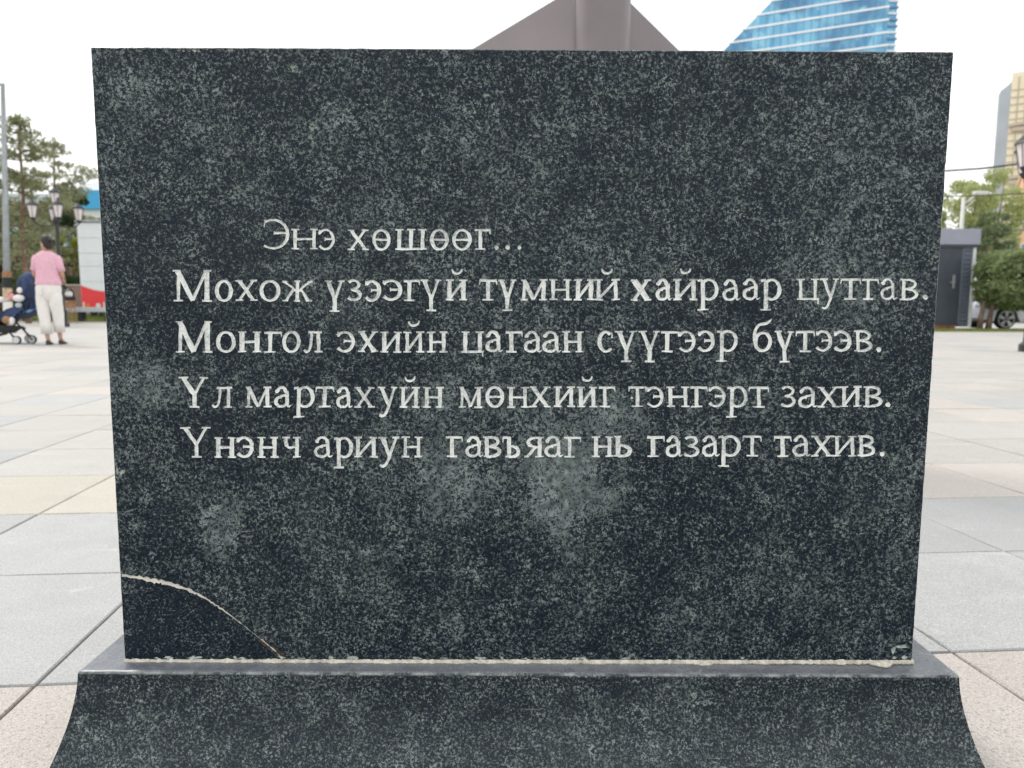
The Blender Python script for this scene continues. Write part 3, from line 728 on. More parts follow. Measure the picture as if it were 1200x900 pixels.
M['far_wall'] = simple('far_white_plaster', (.52,.56,.60), .9, 0., .07, .3)
M['far_blue'] = simple('bright_blue_fascia', (.05,.36,.68), .6, 0., .08, .3)
M['far_glass'] = simple('far_window_glass', (.13,.22,.30), .15, 0., .3, .4)
M['spandrel'] = simple('white_floor_band', (.85,.87,.89), .5, 0., .04, .3)
M['mullion'] = simple('steel_blue_mullion', (.12,.26,.42), .4, .2)
M['wire'] = simple('black_cable', (.05,.05,.05), .8)
def tower_glass():
    n = NB('blue_curtain_glass'); f = n.noise(.09, 4, .6)
    st = n.node('ShaderNodeMapping', Vector=n.co, Scale=(.55,.55,.27)).outputs[0]
    cell = n.vor(1., st, 'Color'); cx_ = n.sep(cell)[0]
    c = n.mix(cx_, (.10,.33,.56), (.26,.55,.74)); c = n.mix(n.rng(f, .45, .6, 0., .75), c, (.05,.16,.32))
    c = n.mix(n.rng(n.noise(.35, 4, .7), .60, .7, 0., .8), c, (.34,.62,.76))
    n.set(c, .18, .25, .6); return n.m
M['tower_glass'] = tower_glass()

# ------------------------------------------------------------------ the bronze pyramid behind the slab
bx_, by_ = X_(703, 3.0, 200), 3.0
br_ = thing('bronze_monument', 'brown bronze pyramid with a round column, rising behind the granite slab', 'monument', (bx_, by_, 0))
Lp = at(479,103,3.25); Rp = at(837,99,3.2); Fp = at(703,75,2.93); Ap = at(703,-32,3.12)
o_ = Vector((bx_,by_,0)); Lp -= o_; Rp -= o_; Fp -= o_; Ap -= o_
Fp.z = Lp.z = Rp.z = (Lp.z+Rp.z)/2; Bp = Vector((Lp.x+Rp.x-Fp.x, .55, Lp.z))
p = MB(); p.add([Lp,Fp,Rp,Bp,Ap], [(0,1,4),(1,2,4),(2,3,4),(3,0,4),(3,2,1,0)]); part('pyramid_cap', p, M['bronze'], br_)
p = MB(); pl_ = [Lp*.92,Fp*.92,Rp*.92,Bp*.92]
lo = [Vector((q_.x, q_.y, 0)) for q_ in pl_]; hi = [Vector((q_.x, q_.y, Lp.z-.01)) for q_ in pl_]
p.loft([lo, hi]); part('plinth', p, M['granite_base'], br_)
p = MB(); cr_ = 31.5/830*2.95; p.lathe((0,.0,Lp.z-.3), [(cr_,0),(cr_,1.2),(cr_*.97,1.22)], 40); autosmooth(part('round_column', p, M['bronze'], br_))
p = MB()
for sx in (-1,): p.box((sx*cr_*1.0-.003, -.015, Lp.z-.001), (sx*cr_*1.0+.003, .06, Lp.z+.9), ch=.002)
part('column_seam', p, M['bronze'], br_)['kind'] = 'stuff'

# ------------------------------------------------------------------ the glass tower
def glass_tower():
    Yc = 150.; c0 = at(1040, 30, Yc); ang = R(65); dr = Vector((-sin(ang), cos(ang), 0)); nrm = Vector((-cos(ang), -sin(ang), 0))
    t_ = thing('glass_tower', 'tall blue glass tower with a curved sail edge and white floor bands, above the slab', 'skyscraper', (c0.x, Yc, 0))
    zf = [Z_(y, Yc, 1040) for y in (9, 24, 39, 54)]; fh = (zf[0]-zf[3])/3; z_top = zf[0]+fh*6; nfl = int(z_top/fh)+1
    def s_at(px, py):           # distance along the face seen at px (plane through c0 along dr)
        d = CM @ Vector((px-600, 450-py, -FPX)); d2 = Vector((d.x, d.y)); 
        # c0 + s*dr = k*d
        det = dr.x*(-d2.y) - (-d2.x)*dr.y
        s_ = (-(c0.x)*(-d2.y) - (-d2.x)*(-(c0.y)))/det
        k = (c0.y + s_*dr.y)/d2.y; return s_, CAMH + d.z*k
    pts = [s_at(857,52), s_at(868,37), s_at(883,20), s_at(905,3)]
    # fit sail edge s = a + b*z + c*z^2
    zz = np.array([q[1] for q in pts]); ss = np.array([q[0] for q in pts]); co = np.polyfit(zz, ss, 1)
    def sail(z): return max(2., min(float(np.polyval(co, z)), float(np.polyval(co, pts[0][1]-12)) - .43 + (pts[0][1]-12-z)*.3) if z < pts[0][1]-12 else float(np.polyval(co, z)) - .003*(z-pts[0][1])**2)
    thick = 22.
    for k in range(nfl):
        z1 = zf[0]+fh*6-k*fh; z0 = z1-fh+.36
        if z0 < 0: z0 = 0
        if z1 < 1: break
        s0, s1 = sail(z0), sail(z1)
        P = lambda s_, q, z: tuple(dr*s_ - nrm*q + Vector((0,0,z)))
        mb = MB(); mb.loft([[P(0,0,z0),P(s0,0,z0),P(s0-3,thick,z0),P(0,thick,z0)],[P(0,0,z1),P(s1,0,z1),P(s1-3,thick,z1),P(0,thick,z1)]])
        part('glass_storey', mb, M['tower_glass'], t_)
        mb = MB(); e_ = .22
        mb.loft([[P(-e_,-e_,z1),P(s1+e_,-e_,z1),P(s1-3+e_,thick,z1),P(-e_,thick,z1)],[P(-e_,-e_,z1+.36),P(s1+e_,-e_,z1+.36),P(s1-3+e_,thick,z1+.36),P(-e_,thick,z1+.36)]])
        part('floor_band', mb, M['spandrel'], t_)
        if z1 > 55:
            mb = MB(); s_ = .75
            while s_ < s1-.5:
                a, b = P(s_,-.12,z0), P(s_+.09,-.12,z0); mb.loft([[a,b,P(s_+.09,.02,z0),P(s_,.02,z0)],[P(s_,-.12,z1),P(s_+.09,-.12,z1),P(s_+.09,.02,z1),P(s_,.02,z1)]]); s_ += 1.5
            part('mullions', mb, M['mullion'], t_)['kind'] = 'stuff'
    # the recessed side wing seen past the corner
    mb = MB(); zt = zf[0]+fh*5; c1 = at(1052, 30, Yc+2.6).x-c0.x-.3
    mb.box((-.2, 2.6, 0), (c1, 14, zt), ch=.02); part('side_wing', mb, M['tower_glass'], t_)
    z = zt
    while z > 50:
        mb = MB(); mb.box((.1, 2.2, z-.35), (c1+.2, 14.3, z), ch=.02); part('side_band', mb, M['spandrel'] if int(z)%2 else M['mullion'], t_); z -= fh*.5
    return t_
glass_tower()

# ------------------------------------------------------------------ cream tower and peach building on the right
def tower_cream():
    Yc = 110.; xl, xr = X_(1182,Yc,150), X_(1238,Yc,150); zt = Z_(91,Yc,1190)
    t_ = thing('cream_tower', 'tall cream gridded office tower with a grey side wall behind the lantern', 'skyscraper', (xl, Yc, 0), R(-28))
    w_ = xr-xl
    lean = (X_(1184,Yc,92)-X_(1180,Yc,215))*0
    mb = MB(); mb.box((0,0,0),(w_,7.4,zt)); part('front_wall', mb, M['beige'], t_)
    sl = -1.2; w_ *= 1.3
    prof = [(sl-.4,0),(sl-.4,Z_(190,Yc,1190)),(sl+.2,Z_(140,Yc,1190)),(sl+.9,Z_(102,Yc,1190)),(-.05,zt-1)]
    mb = MB(); mb.loft([[(-.02,.3,0),(-.02,.3,zt-.6),(-.02,4.,zt-.6),(-.02,4.,0)],[(sl,1.5,0),(sl,1.5,Z_(102,Yc,1190)),(sl,4.,Z_(102,Yc,1190)),(sl,4.,0)]]); part('side_wall', mb, M['tower_side'], t_)
    mb = MB(); z = 6.
    while z < zt-1: mb.box((-.05,-.10,z),(w_,-.02,z+.16)); z += 1.05
    x = .8
    while x < w_: mb.box((x,-.12,5),(x+.14,-.03,zt)); x += .95
    part('facade_grid', mb, M['beige_line'], t_)['kind'] = 'stuff'
    for py, t0 in ((147,0),(209,0)):
        z = Z_(py,Yc,1190); mb = MB(); mb.loft([[(-.1,-.6,z-.35),(w_,-.6,z-.35+.9),(w_,.1,z-.35+.9),(-.1,.1,z-.35)],[(-.1,-.6,z+.1),(w_,-.6,z+1.0),(w_,.1,z+1.0),(-.1,.1,z+.1)]]); part('dark_ledge', mb, M['beige_line'], t_)
        mb = MB(); mb.box((.3,-.5,z-1.0),(2.1,-.05,z-.4)); part('ledge_box', mb, M['beige_line'], t_)
    mb = MB(); mb.box((2.6,-.2,Z_(117,Yc,1190)),(3.5,-.1,Z_(111,Yc,1190))); part('window', mb, M['tower_side'], t_)
    mb = MB(); mb.box((0,0,zt+.01),(w_,.5,zt+.7)); part('parapet', mb, M['beige'], t_)
tower_cream()
def block(name, label, cat, px0, px1, pyt, Y, mat, nx, nz, depth=10., z0=1.5, winmat='far_glass', band=None, ww=.6, wh=.55, rz=0.):
    xl, xr = X_(px0,Y,300), X_(px1,Y,300); zt = Z_(pyt,Y,(px0+px1)/2); w_ = xr-xl
    t_ = thing(name, label, cat, (xl, Y, 0), R(rz)); mb = MB(); mb.box((0,0,0),(w_,depth,zt)); part('wall', mb, M[mat], t_)
    mb = MB(); mb.box((-.15,-.15,zt+.003),(w_+.15,depth+.15,zt+.35)); part('roof', mb, M[band or mat], t_)
    cx_, cz_ = w_/nx, (zt-z0)/nz
    for i in range(nx):
        for j in range(nz):
            a = (i+.5-ww/2)*cx_; z = z0+(j+.5-wh/2)*cz_
            mb = MB(); mb.box((a-.06,-.08,z-.06),(a+cx_*ww+.06,-.002,z+cz_*wh+.06)); f_ = part('window', mb, M['white_trim'], t_)
            mb = MB(); mb.box((a,-.10,z),(a+cx_*ww*.48,-.082,z+cz_*wh)); part('pane', mb, M[winmat], f_)
            mb = MB(); mb.box((a+cx_*ww*.52,-.10,z),(a+cx_*ww,-.082,z+cz_*wh)); part('pane', mb, M[winmat], f_)
    return t_
t_ = block('plaster_building', 'peach plaster building at the right edge below the cream tower', 'building', 1192, 1262, 203, 62, 'ochre', 4, 4, rz=-33)
block('grey_building', 'thin pale grey building just left of the cream tower', 'building', 1163, 1176, 172, 125, 'far_wall', 2, 12, 8, 10, rz=-32)
block('low_building', 'small white building with blue window behind the clipped bush', 'building', 1174, 1187, 271, 55, 'far_wall', 1, 1, 4, .5, 'far_blue', rz=-30)
# far pale apartment blocks behind the pines on the left
block('apartment_block', 'pale apartment block half hidden by the two pines', 'building', -60, 62, 232, 62, 'far_wall', 9, 5)
t_ = block('blue_roofed_building', 'white low building with a bright blue roof band left of the slab', 'building', 76, 190, 262, 50, 'far_wall', 8, 2)
mb = MB(); hz = Z_(246,50,105); mb.box((0,-.6,hz),(6.5,6,hz+1.25)); part('blue_band', mb, M['far_blue'], t_)
mb = MB(); mb.box((0,-.3,Z_(262,50,105)+.36),(6.6,6,hz-.003)); part('upper_wall', mb, M['white_trim'], t_)
mb = MB(); mb.loft([[(0,-.4,hz+1.26),(6.5,-.4,hz+1.26),(6.5,6,hz+1.26),(0,6,hz+1.26)],[(2,2,hz+2.4),(5,2,hz+2.4),(5,5,hz+2.4),(2,5,hz+2.4)]]); part('roof', mb, M['far_wall'], t_)

# ------------------------------------------------------------------ lawn strips and kerbs
def strip(name, x0, x1, y0, y1, z, mat, kind='structure', n=1):
    mb = MB(); mb.box((x0,y0,-.02),(x1,y1,z), ch=.01 if z > .02 else 0); o = part(name, mb, mat); tag(o, kind=kind); return o
mb = MB(); mb.loft([[(x_,y,z) for x_ in (-40,-2)] for y, z in ((26.6,.0),(26.62,.03),(28.,.14),(30.2,.29),(50,.32),(50,-.02))], cap=False, close=False); tag(part('lawn', mb, M['soil']), kind='structure')
strip('lawn', 9.0, 40, 20.02, 22., .02, M['soil'])
def kerb(x0, x1, y, nm, label):
    t_ = thing(nm, label, 'kerb', ((x0+x1)/2, y, 0)); L_ = (x1-x0)/2; x = -L_; mb = MB(); mb.box((0,0,-.02),(.98,.16,.035), ch=.01); me = mb.mesh('kerb_stone', M['kerb'])
    while x < L_: o = link('kerb_stone', me, t_); o.location = (x, 0, random.uniform(-.004,.004)); x += 1.0
kerb(-24, -6, 26.4, 'lawn_kerb', 'pale pink kerb along the lawn behind the woman')
def grass(x0, x1, y0, y1, n, h):
    yy = rng.uniform(y0,y1,n); P = np.stack([rng.uniform(x0,x1,n), yy, (np.interp(yy,[26.6,28,30.2],[.03,.14,.29]) if y0 > 25 else .02)+np.full(n, h/2)], 1)
    A = np.stack([rng.uniform(-.03,.03,n), rng.uniform(-.02,.02,n), np.full(n, h/2)*rng.uniform(.6,1.3,n)], 1)
    B = np.stack([rng.uniform(.006,.014,n), rng.uniform(-.01,.01,n), np.zeros(n)], 1)
    o = quads('grass', P, A, B, M['grass'], None); tag(o, 'short green grass on the lawn strip', 'grass', kind='stuff'); return o
g1 = grass(-24, -8, 26.7, 33, 22000, .11); g1['label'] = 'short green grass on the lawn behind the woman'
g2 = grass(9.2, 19, 20.05, 20.9, 6000, .06); g2['label'] = 'thin strip of grass under the clipped bush'

# ------------------------------------------------------------------ trees
def leaves(name, centers, radii, n, size, mat, parent, flat=.7, elong=1.6, droop=0.):
    centers = np.array(centers, dtype=float); radii = np.array(radii, dtype=float)
    idx = rng.choice(len(centers), n, p=(radii**2)/np.sum(radii**2))
    u = rng.normal(size=(n,3)); u /= np.linalg.norm(u, axis=1)[:,None]; r = rng.uniform(.25, 1, n)**.5
    P = centers[idx] + u*(r*radii[idx])[:,None]*np.array([1,1,flat])
    a = rng.normal(size=(n,3)); a[:,2] -= droop; a /= np.linalg.norm(a, axis=1)[:,None]; b = np.cross(a, rng.normal(size=(n,3))); b /= np.linalg.norm(b, axis=1)[:,None]
    s_ = size*rng.uniform(.6,1.4,n)[:,None]
    return quads(name, P, a*s_*elong*.5, b*s_*.5, mat, parent)
def pine(px, pyt, Y, label, spread, seed, lean=0., n=15000, group='pines on the left'):
    rr = random.Random(seed); x = X_(px, Y, 360); H_ = Z_(pyt, Y, px)
    t_ = thing('pine_tree', label, 'tree', (x, Y, 0), 0, group)
    tr = MB(); pts = [(lean*(k/8)**1.5+rr.uniform(-.05,.05), rr.uniform(-.05,.05), H_*k/8) for k in range(9)]; tr.tube(pts, [.085*(1-k/9)+.018 for k in range(9)], 9); part('trunk', tr, M['bark_red'], t_, True)
    cs, rs = [], []
    k = 0; z = H_*.28
    while z < H_*.99:
        f = (z/H_-.28)/.72; R_ = spread*(1-f**1.8)*rr.uniform(.55,1.1)+.25; nb_ = rr.choice([2,2,3,3]); a0 = rr.uniform(0, 6.28)
        cx0 = lean*(z/H_)**1.5
        for j in range(nb_):
            a = a0+j*2*pi/nb_+rr.uniform(-.5,.5); L_ = R_*rr.uniform(.6,1.15); rise = rr.uniform(-.05,.32)*L_
            end = Vector((cx0+cos(a)*L_, sin(a)*L_, z+rise)); mid = Vector((cx0+cos(a)*L_*.5, sin(a)*L_*.5, z+rise*.35-.03))
            bmb = MB(); bmb.tube([(cx0,0,z), mid, end], [.035*(1-f*.5), .02, .006], 5); part('limb', bmb, M['bark'], t_)
            m_ = max(3, int(L_*4.5))
            for q in range(m_):
                t = .35+.7*q/m_; c = Vector((cx0,0,z)).lerp(mid, min(1,t*2)) if t < .5 else mid.lerp(end, (t-.5)*2)
                w_ = (.10+.13*(1-abs(t-.75)))*rr.uniform(.5,1.9)
                off = Vector((rr.uniform(-1,1),rr.uniform(-1,1),rr.uniform(-.45,.6)))*.34*L_*.6
                cs.append(c+off*.7+Vector((0,0,.05))); rs.append(w_)
        z += rr.uniform(.2,.5)*(1+.3*(1-f))
    cs.append(Vector((lean,0,H_))); rs.append(.12)
    leaves('crown', cs, rs, n, .062, M['needle'], t_, .62, 3.0)
    return t_
pine(33, 138, 25.0, 'tall thin pine with sparse top, behind the grey pole and the woman', 2.3, 3, .1, 6600)
pine(70, 163, 33.0, 'broader pine leaning right behind the cluster lamp post', 3.1, 11, .2, 8600)
def bushy(name, label, px, py_c, Y, rx, rz, mat, n, size, seed, trunk=True, group=None, bot=None, blobs=26, gap=.34, cat='tree', flat=.75):
    rr = random.Random(seed); c = at(px, py_c, Y); t_ = thing(name, label, cat, (c.x, Y, 0), 0, group)
    cs, rs = [], []
    for k in range(blobs):
        while True:
            u = Vector((rr.uniform(-1,1), rr.uniform(-1,1), rr.uniform(-1,1)))
            if u.length < 1: break
        cs.append((u.x*rx, u.y*rx*.8, c.z+u.z*rz)); rs.append(rr.uniform(.55,1.1)*gap*min(rx,rz))
    leaves('crown', cs, rs, n, size, mat, t_, flat)
    if trunk:
        mb = MB(); mb.tube([(0,0,0),(.05,0,c.z*.5),(0,0,c.z)], [.16,.12,.05], 8); part('trunk', mb, M['bark'], t_, True)
        for k in range(7):
            q = cs[k*3%len(cs)]; mb = MB(); mb.tube([(0,0,c.z*.45+.1*k),(q[0]*.5,q[1]*.5,(c.z*.5+q[2])/2),q], [.06,.035,.01], 5); part('limb', mb, M['bark'], t_)
    return t_
bushy('broadleaf_tree', 'loose green tree at the left edge behind the tall pole', -8, 290, 36, 2.6, 2.6, M['leaf_mid'], 7000, .16, 1, group='trees behind the pines')
bushy('broadleaf_tree', 'mid green tree behind the pine trunks above the hedge', 30, 296, 38, 2.2, 2.3, M['leaf_mid'], 7000, .15, 2, group='trees behind the pines')
bushy('broadleaf_tree', 'yellow green shrub between lamp post and white panel', 82, 312, 32, .7, 1.8, M['leaf_yellow'], 1500, .13, 5, group='trees behind the pines', gap=.35, blobs=12)
bushy('broadleaf_tree', 'dark green tree between the lamp post and the white panel', 88, 285, 34, 1.3, 2.4, M['leaf_dark'], 5000, .14, 4, group='trees behind the pines')
bushy('broadleaf_tree', 'feathery light green tree left half behind the shed roof', 1129, 250, 40, 1.6, 2.4, M['leaf_light'], 6500, .11, 6, group='light green trees by the shed', gap=.34, blobs=36)
bushy('broadleaf_tree', 'feathery light green tree in front of the cream tower', 1166, 250, 42, 1.8, 2.4, M['leaf_light'], 7500, .11, 7, group='light green trees by the shed', gap=.34, blobs=38)
bushy('broadleaf_tree', 'thin dark stemmed tree behind the clipped bush', 1156, 280, 34, 1.1, 1.4, M['leaf_mid'], 2500, .12, 8, group='light green trees by the shed')
# clipped bush with several stems
def clipped(px0, px1, pyt, pyb, Y, label, seed):
    rr = random.Random(seed); x0, x1 = X_(px0,Y,330), X_(px1,Y,330); zt, zb = Z_(pyt,Y,(px0+px1)/2), Z_(pyb,Y,(px0+px1)/2); cx_ = (x0+x1)/2; cz = (zt+zb)/2; hx, hz_ = (x1-x0)/2, (zt-zb)/2
    t_ = thing('clipped_bush', label, 'bush', (cx_, Y, 0))
    n = 30000; u = rng.normal(size=(n,3)); u /= np.linalg.norm(u,axis=1)[:,None]; u = np.sign(u)*np.abs(u)**.72
    lump = np.array([1+.13*noise.noise(Vector((q[0]*2.6, q[1]*2.6, q[2]*3.4)))+.07*noise.noise(Vector((q[0]*7, q[1]*7, q[2]*9))) for q in u])
    P = u*(lump*rng.uniform(.80,1.01,n)**.7)[:,None]*np.array([hx,1.1,hz_])+np.array([0,0,cz])
    a = rng.normal(size=(n,3)); a /= np.linalg.norm(a,axis=1)[:,None]; b = np.cross(a, rng.normal(size=(n,3))); b /= np.linalg.norm(b,axis=1)[:,None]; s_ = rng.uniform(.02,.045,n)[:,None]
    quads('crown', P, a*s_*1.4, b*s_, M['leaf_bush'], t_)
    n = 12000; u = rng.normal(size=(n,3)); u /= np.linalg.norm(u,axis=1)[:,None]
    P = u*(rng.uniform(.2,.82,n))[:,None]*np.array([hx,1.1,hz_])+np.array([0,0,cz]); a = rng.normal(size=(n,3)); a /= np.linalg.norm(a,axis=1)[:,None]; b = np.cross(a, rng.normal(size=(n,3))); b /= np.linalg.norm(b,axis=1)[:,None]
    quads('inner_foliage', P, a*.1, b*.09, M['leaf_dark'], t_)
    for q in (1149, 1159, 1215):
        x = X_(q,Y,370)-cx_; mb = MB(); mb.tube([(x,0,0),(x+rr.uniform(-.05,.05),0,zb*.6),(x*.95+rr.uniform(-.1,.1),.05,zb+.25)], [.10 if q < 1170 else .05,.07,.05], 8); part('stem', mb, M['bark'], t_, True)
clipped(1151, 1262, 291, 363, 21.6, 'dense round clipped green bush on several stems right of the grey shed', 5)
# dark clipped hedge on the left
def hedge(px0, px1, pyt, Y, label):
    x0, x1 = X_(px0,Y,350), X_(px1,Y,350); zt = Z_(pyt,Y,10); t_ = thing('hedge', label, 'hedge', ((x0+x1)/2, Y, 0)); L_ = (x1-x0)/2
    mb = MB(); mb.box((-L_+.1,-.3,0),(L_-.1,.3,zt-.12)); part('inner_branches', mb, M['bark'], t_)
    n = 9000; P = np.stack([rng.uniform(-L_,L_,n), rng.uniform(-.42,.42,n), rng.uniform(.03,zt,n)],1); a = rng.normal(size=(n,3)); a /= np.linalg.norm(a,axis=1)[:,None]; b = np.cross(a, rng.normal(size=(n,3))); b /= np.linalg.norm(b,axis=1)[:,None]
    quads('foliage', P, a*.06, b*.045, M['leaf_dark'], t_)
hedge(-60, 60, 333, 31, 'dark green hedge along the lawn at the left edge')

# ------------------------------------------------------------------ lamp posts
def lantern(parent, x, y, z, s=1.):
    mb = MB(); mb.lathe((x,y,z), [(.085*s,0),(.15*s,.34*s),(.152*s,.36*s)], 6, ph=.3); L_ = part('lantern_glass', mb, M['lantern'], parent)
    mb = MB(); mb.lathe((x,y,z+.362*s), [(.185*s,0),(.16*s,.05*s),(.06*s,.15*s),(.035*s,.17*s),(.03*s,.21*s),(.01*s,.25*s)], 12); part('cap', mb, M['lamp_black'], L_)
    mb = MB(); mb.lathe((x,y,z-.10*s), [(.02*s,0),(.05*s,.03*s),(.09*s,.09*s),(.09*s,.098*s)], 12); part('cup', mb, M['lamp_black'], L_)
    for k in range(6):
        a = k*pi/3+.3; mb = MB(); mb.tube([(x+.088*s*cos(a),y+.088*s*sin(a),z),(x+.155*s*cos(a),y+.155*s*sin(a),z+.36*s)], .008*s, 4); part('glazing_bar', mb, M['lamp_black'], L_)
def cluster_lamp(label, x, y, H_, rot, group, s=.9, ped=1., R_=.56):
    t_ = thing('cluster_lamp_post', label, 'lamp post', (x,y,0), rot, group)
    mb = MB(); mb.lathe((0,0,0), [(.17*ped,0),(.17*ped,.10),(.13*ped,.14),(.12*ped,.42),(.14*ped,.46),(.09,.54),(.075,1.3),(.09,1.34),(.06,1.4),(.05,H_-.95),(.075,H_-.92),(.045,H_-.85),(.04,H_-.45)], 16); autosmooth(part('post', mb, M['lamp_black'], t_))
    mb = MB(); mb.lathe((0,0,H_-1.0), [(.05,0),(.10,.04),(.10,.10),(.05,.16)], 12); part('collar', mb, M['lamp_black'], t_)
    lantern(t_, 0,0,H_-.50, s)
    for k in range(4):
        a = k*pi/2; ux, uy = cos(a), sin(a)
        mb = MB(); P = []
        for q in range(10):
            f = q/9; P.append((ux*R_*f, uy*R_*f, H_-1.0-.13*sin(f*pi*.95)+ (.02 if q == 9 else 0)))
        mb.tube(P, .018, 6); mb2 = mb; part('arm', mb2, M['lamp_black'], t_, True); lantern(t_, ux*R_, uy*R_, H_-.90, s)
    return t_
LG = 'black cluster lamp posts'
cluster_lamp('black five lantern lamp post standing right behind the woman', X_(74,20.8,383), 20.8, Z_(220,20.8,70)+.02, R(38), LG)
xr_, yr_ = X_(1214,10.2,400), 10.2
cluster_lamp('black five lantern lamp post cut by the right edge, by the silver car', xr_, yr_, 3.48, R(10), LG, .85, 1.2, .40)
# tall grey street lamp on the left
def tall_pole():
    Y = 24.; x = X_(9, Y, 372); xt = X_(3.2, Y, 98); zt = Z_(98, Y, 4)
    t_ = thing('street_lamp', 'tall plain grey steel street lamp at the left edge, posters pasted low', 'street lamp', (x,Y,0))
    mb = MB(); mb.tube([(0,0,0),((xt-x)*.4,0,zt*.4),(xt-x,0,zt)], [.125,.10,.06], 12); part('pole', mb, M['pole_grey'], t_, True)
    mb = MB(); mb.tube([(xt-x+.03,0,zt-.03),(xt-x-.9,0,zt-.02)], [.05,.04], 8); part('arm', mb, M['pole_grey'], t_)
    mb = MB(); mb.box((xt-x-1.6,-.14,zt-.10),(xt-x-.85,.14,zt+.02), ch=.03); part('lamp_head', mb, M['pole_grey'], t_)
    for z0, z1, m_ in ((.45,.75,'plush_white'),(.78,1.2,'paper'),(1.22,1.55,'black'),(1.57,1.75,'tan')):
        mb = MB(); f0, f1 = z0/zt, z1/zt; mb.tube([((xt-x)*f0,0,z0),((xt-x)*f1,0,z1)], .135, 12); part('pasted_poster', mb, M[m_], t_)
tall_pole()
def pale_pole():
    Y = 30.; x = X_(1125.5,Y,270); t_ = thing('street_lamp', 'pale slender street lamp rising behind the shed roof', 'street lamp', (x,Y,0))
    zt = Z_(231,Y,1126); mb = MB(); mb.tube([(0,0,0),(0.04,0,zt)], [.10,.07], 10); part('pole', mb, M['pole_white'], t_, True)
    e = at(1150,227,Y)-Vector((x,Y,0)); mb = MB(); mb.tube([(.04,0,zt-.3),(.35,0,zt-.08),(e.x-.3,0,e.z-.1),(e.x,0,e.z)], [.035,.035,.03,.03], 8); part('arm', mb, M['pole_white'], t_, True)
    mb = MB(); mb.tube([(.04,0,zt-.55),(.5,0,zt-.1)], .022, 6); part('brace', mb, M['pole_white'], t_)
    mb = MB(); mb.box((e.x-.32,-.12,e.z-.04),(e.x+.25,.12,e.z+.10), ch=.03); part('lamp_head', mb, M['pole_white'], t_)
    e = at(1110,262,Y)-Vector((x,Y,0)); mb = MB(); mb.tube([(0,0,Z_(268,Y,1126)),(e.x,0,e.z)], .03, 6); part('lower_arm', mb, M['pole_white'], t_)
pale_pole()
def cable(label, pts, Y, r):
    P = [at(x,y,Y) for x, y in pts]; mb = MB(); mb.tube([P[0]+(P[0]-P[1])*8]+P+[P[-1]+(P[-1]-P[-2])*3], r, 5); o = part('overhead_cable', mb, M['wire']); tag(o, label, 'cable', 'overhead cables on the right')
cable('thick upper cable rising to the lantern above the light trees', [(1105,200.5),(1150,197.5),(1196,192)], 26, .035)
cable('thin middle cable crossing the light green trees', [(1120,230),(1160,229),(1196,227)], 27, .018)
cable('thin lowest cable just above the clipped bush', [(1146,271),(1170,271),(1196,270)], 27, .015)

# ------------------------------------------------------------------ the grey shed
def shed():
    Y = 22.3; xr0 = X_(1138.5,Y,384); xl = X_(1046,Y,340); ztop = Z_(268.5,Y,1125); w_ = xr0-xl
    t_ = thing('site_cabin', 'grey blue panelled cabin with a dark steel door, right of the slab', 'cabin', (xl,Y,0))
    zb = Z_(381,Y,1110); zf = Z_(287,Y,1125)
    d0, d1 = X_(1092,Y,340)-xl, X_(1124.5,Y,340)-xl; dz = Z_(290,Y,1115)
    mb = MB(); mb.box((0,.05,zb),(w_-.12,2.6,zf)); part('wall', mb, M['shed'], t_)
    bh = .135; z = zb
    while z < zf-.05:
        z1 = min(z+bh-.02, zf-.004)
        for a, b in ((0,d0-.07),(d1+.07,w_-.12)):
            mb = MB(); mb.box((a,.012,z),(b,.048,z1), ch=.004); part('siding_board', mb, M['shed'], t_)
        z += bh
    mb = MB(); mb.box((-.1,-.10,zf),(w_+.03,2.8,ztop), ch=.012); part('roof_fascia', mb, M['shed_top'], t_)
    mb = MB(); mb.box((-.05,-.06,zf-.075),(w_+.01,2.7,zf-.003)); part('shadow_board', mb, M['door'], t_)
    mb = MB(); mb.box((w_-.118,-.02,zb-.05),(w_-.03,2.62,zf-.078), ch=.006); part('corner_trim', mb, M['white_trim'], t_)
    fr = MB()
    fr.box((d0-.065,-.01,zb),(d0-.003,.047,dz), ch=.005); fr.box((d1+.003,-.01,zb),(d1+.065,.047,dz), ch=.005); fr.box((d0-.065,-.01,dz+.003),(d1+.065,.047,dz+.07), ch=.005)
    f_ = part('door_frame', fr, M['shed'], t_); f_['kind'] = 'stuff' if False else 'part'; del f_['kind']
    mb = MB(); mb.box((d0,.0,zb),(d1,.046,dz), ch=.006); dr_ = part('door', mb, M['door'], t_)
    mb = MB(); mb.box((d1-.24,-.02,Z_(338,Y,1118)),(d1-.16,-.002,Z_(322,Y,1118)), ch=.006); part('lock_plate', mb, M['chrome'], dr_)
    mb = MB(); mb.tube([(d1-.20,-.02,Z_(331,Y,1118)),(d1-.20,-.07,Z_(331,Y,1118)),(d1-.36,-.07,Z_(331,Y,1118))], .016, 8); part('handle', mb, M['chrome'], dr_)
    for k in range(2):
        mb = MB(); q = (d1-d0)*.78/1.; mb.box((d0+.1,-.004,zb+.15+k*1.25),(d1-.34,-.001,zb+1.25+k*1.2), ch=.001); part('pressed_panel', mb, M['door'], dr_)
    mb = MB(); mb.box((.1,-.04,zb-.14),(X_(1119,Y,380)-xl,.4,zb-.003), ch=.01); part('rusty_sill', mb, M['rust'], t_)
    for q in (.2, w_*.45, w_*.8):
        mb = MB(); mb.box((q,.1,0),(q+.3,.5,zb-.145), ch=.01); part('skid', mb, M['rust'] if q < w_*.7 else M['kerb'], t_)
shed()

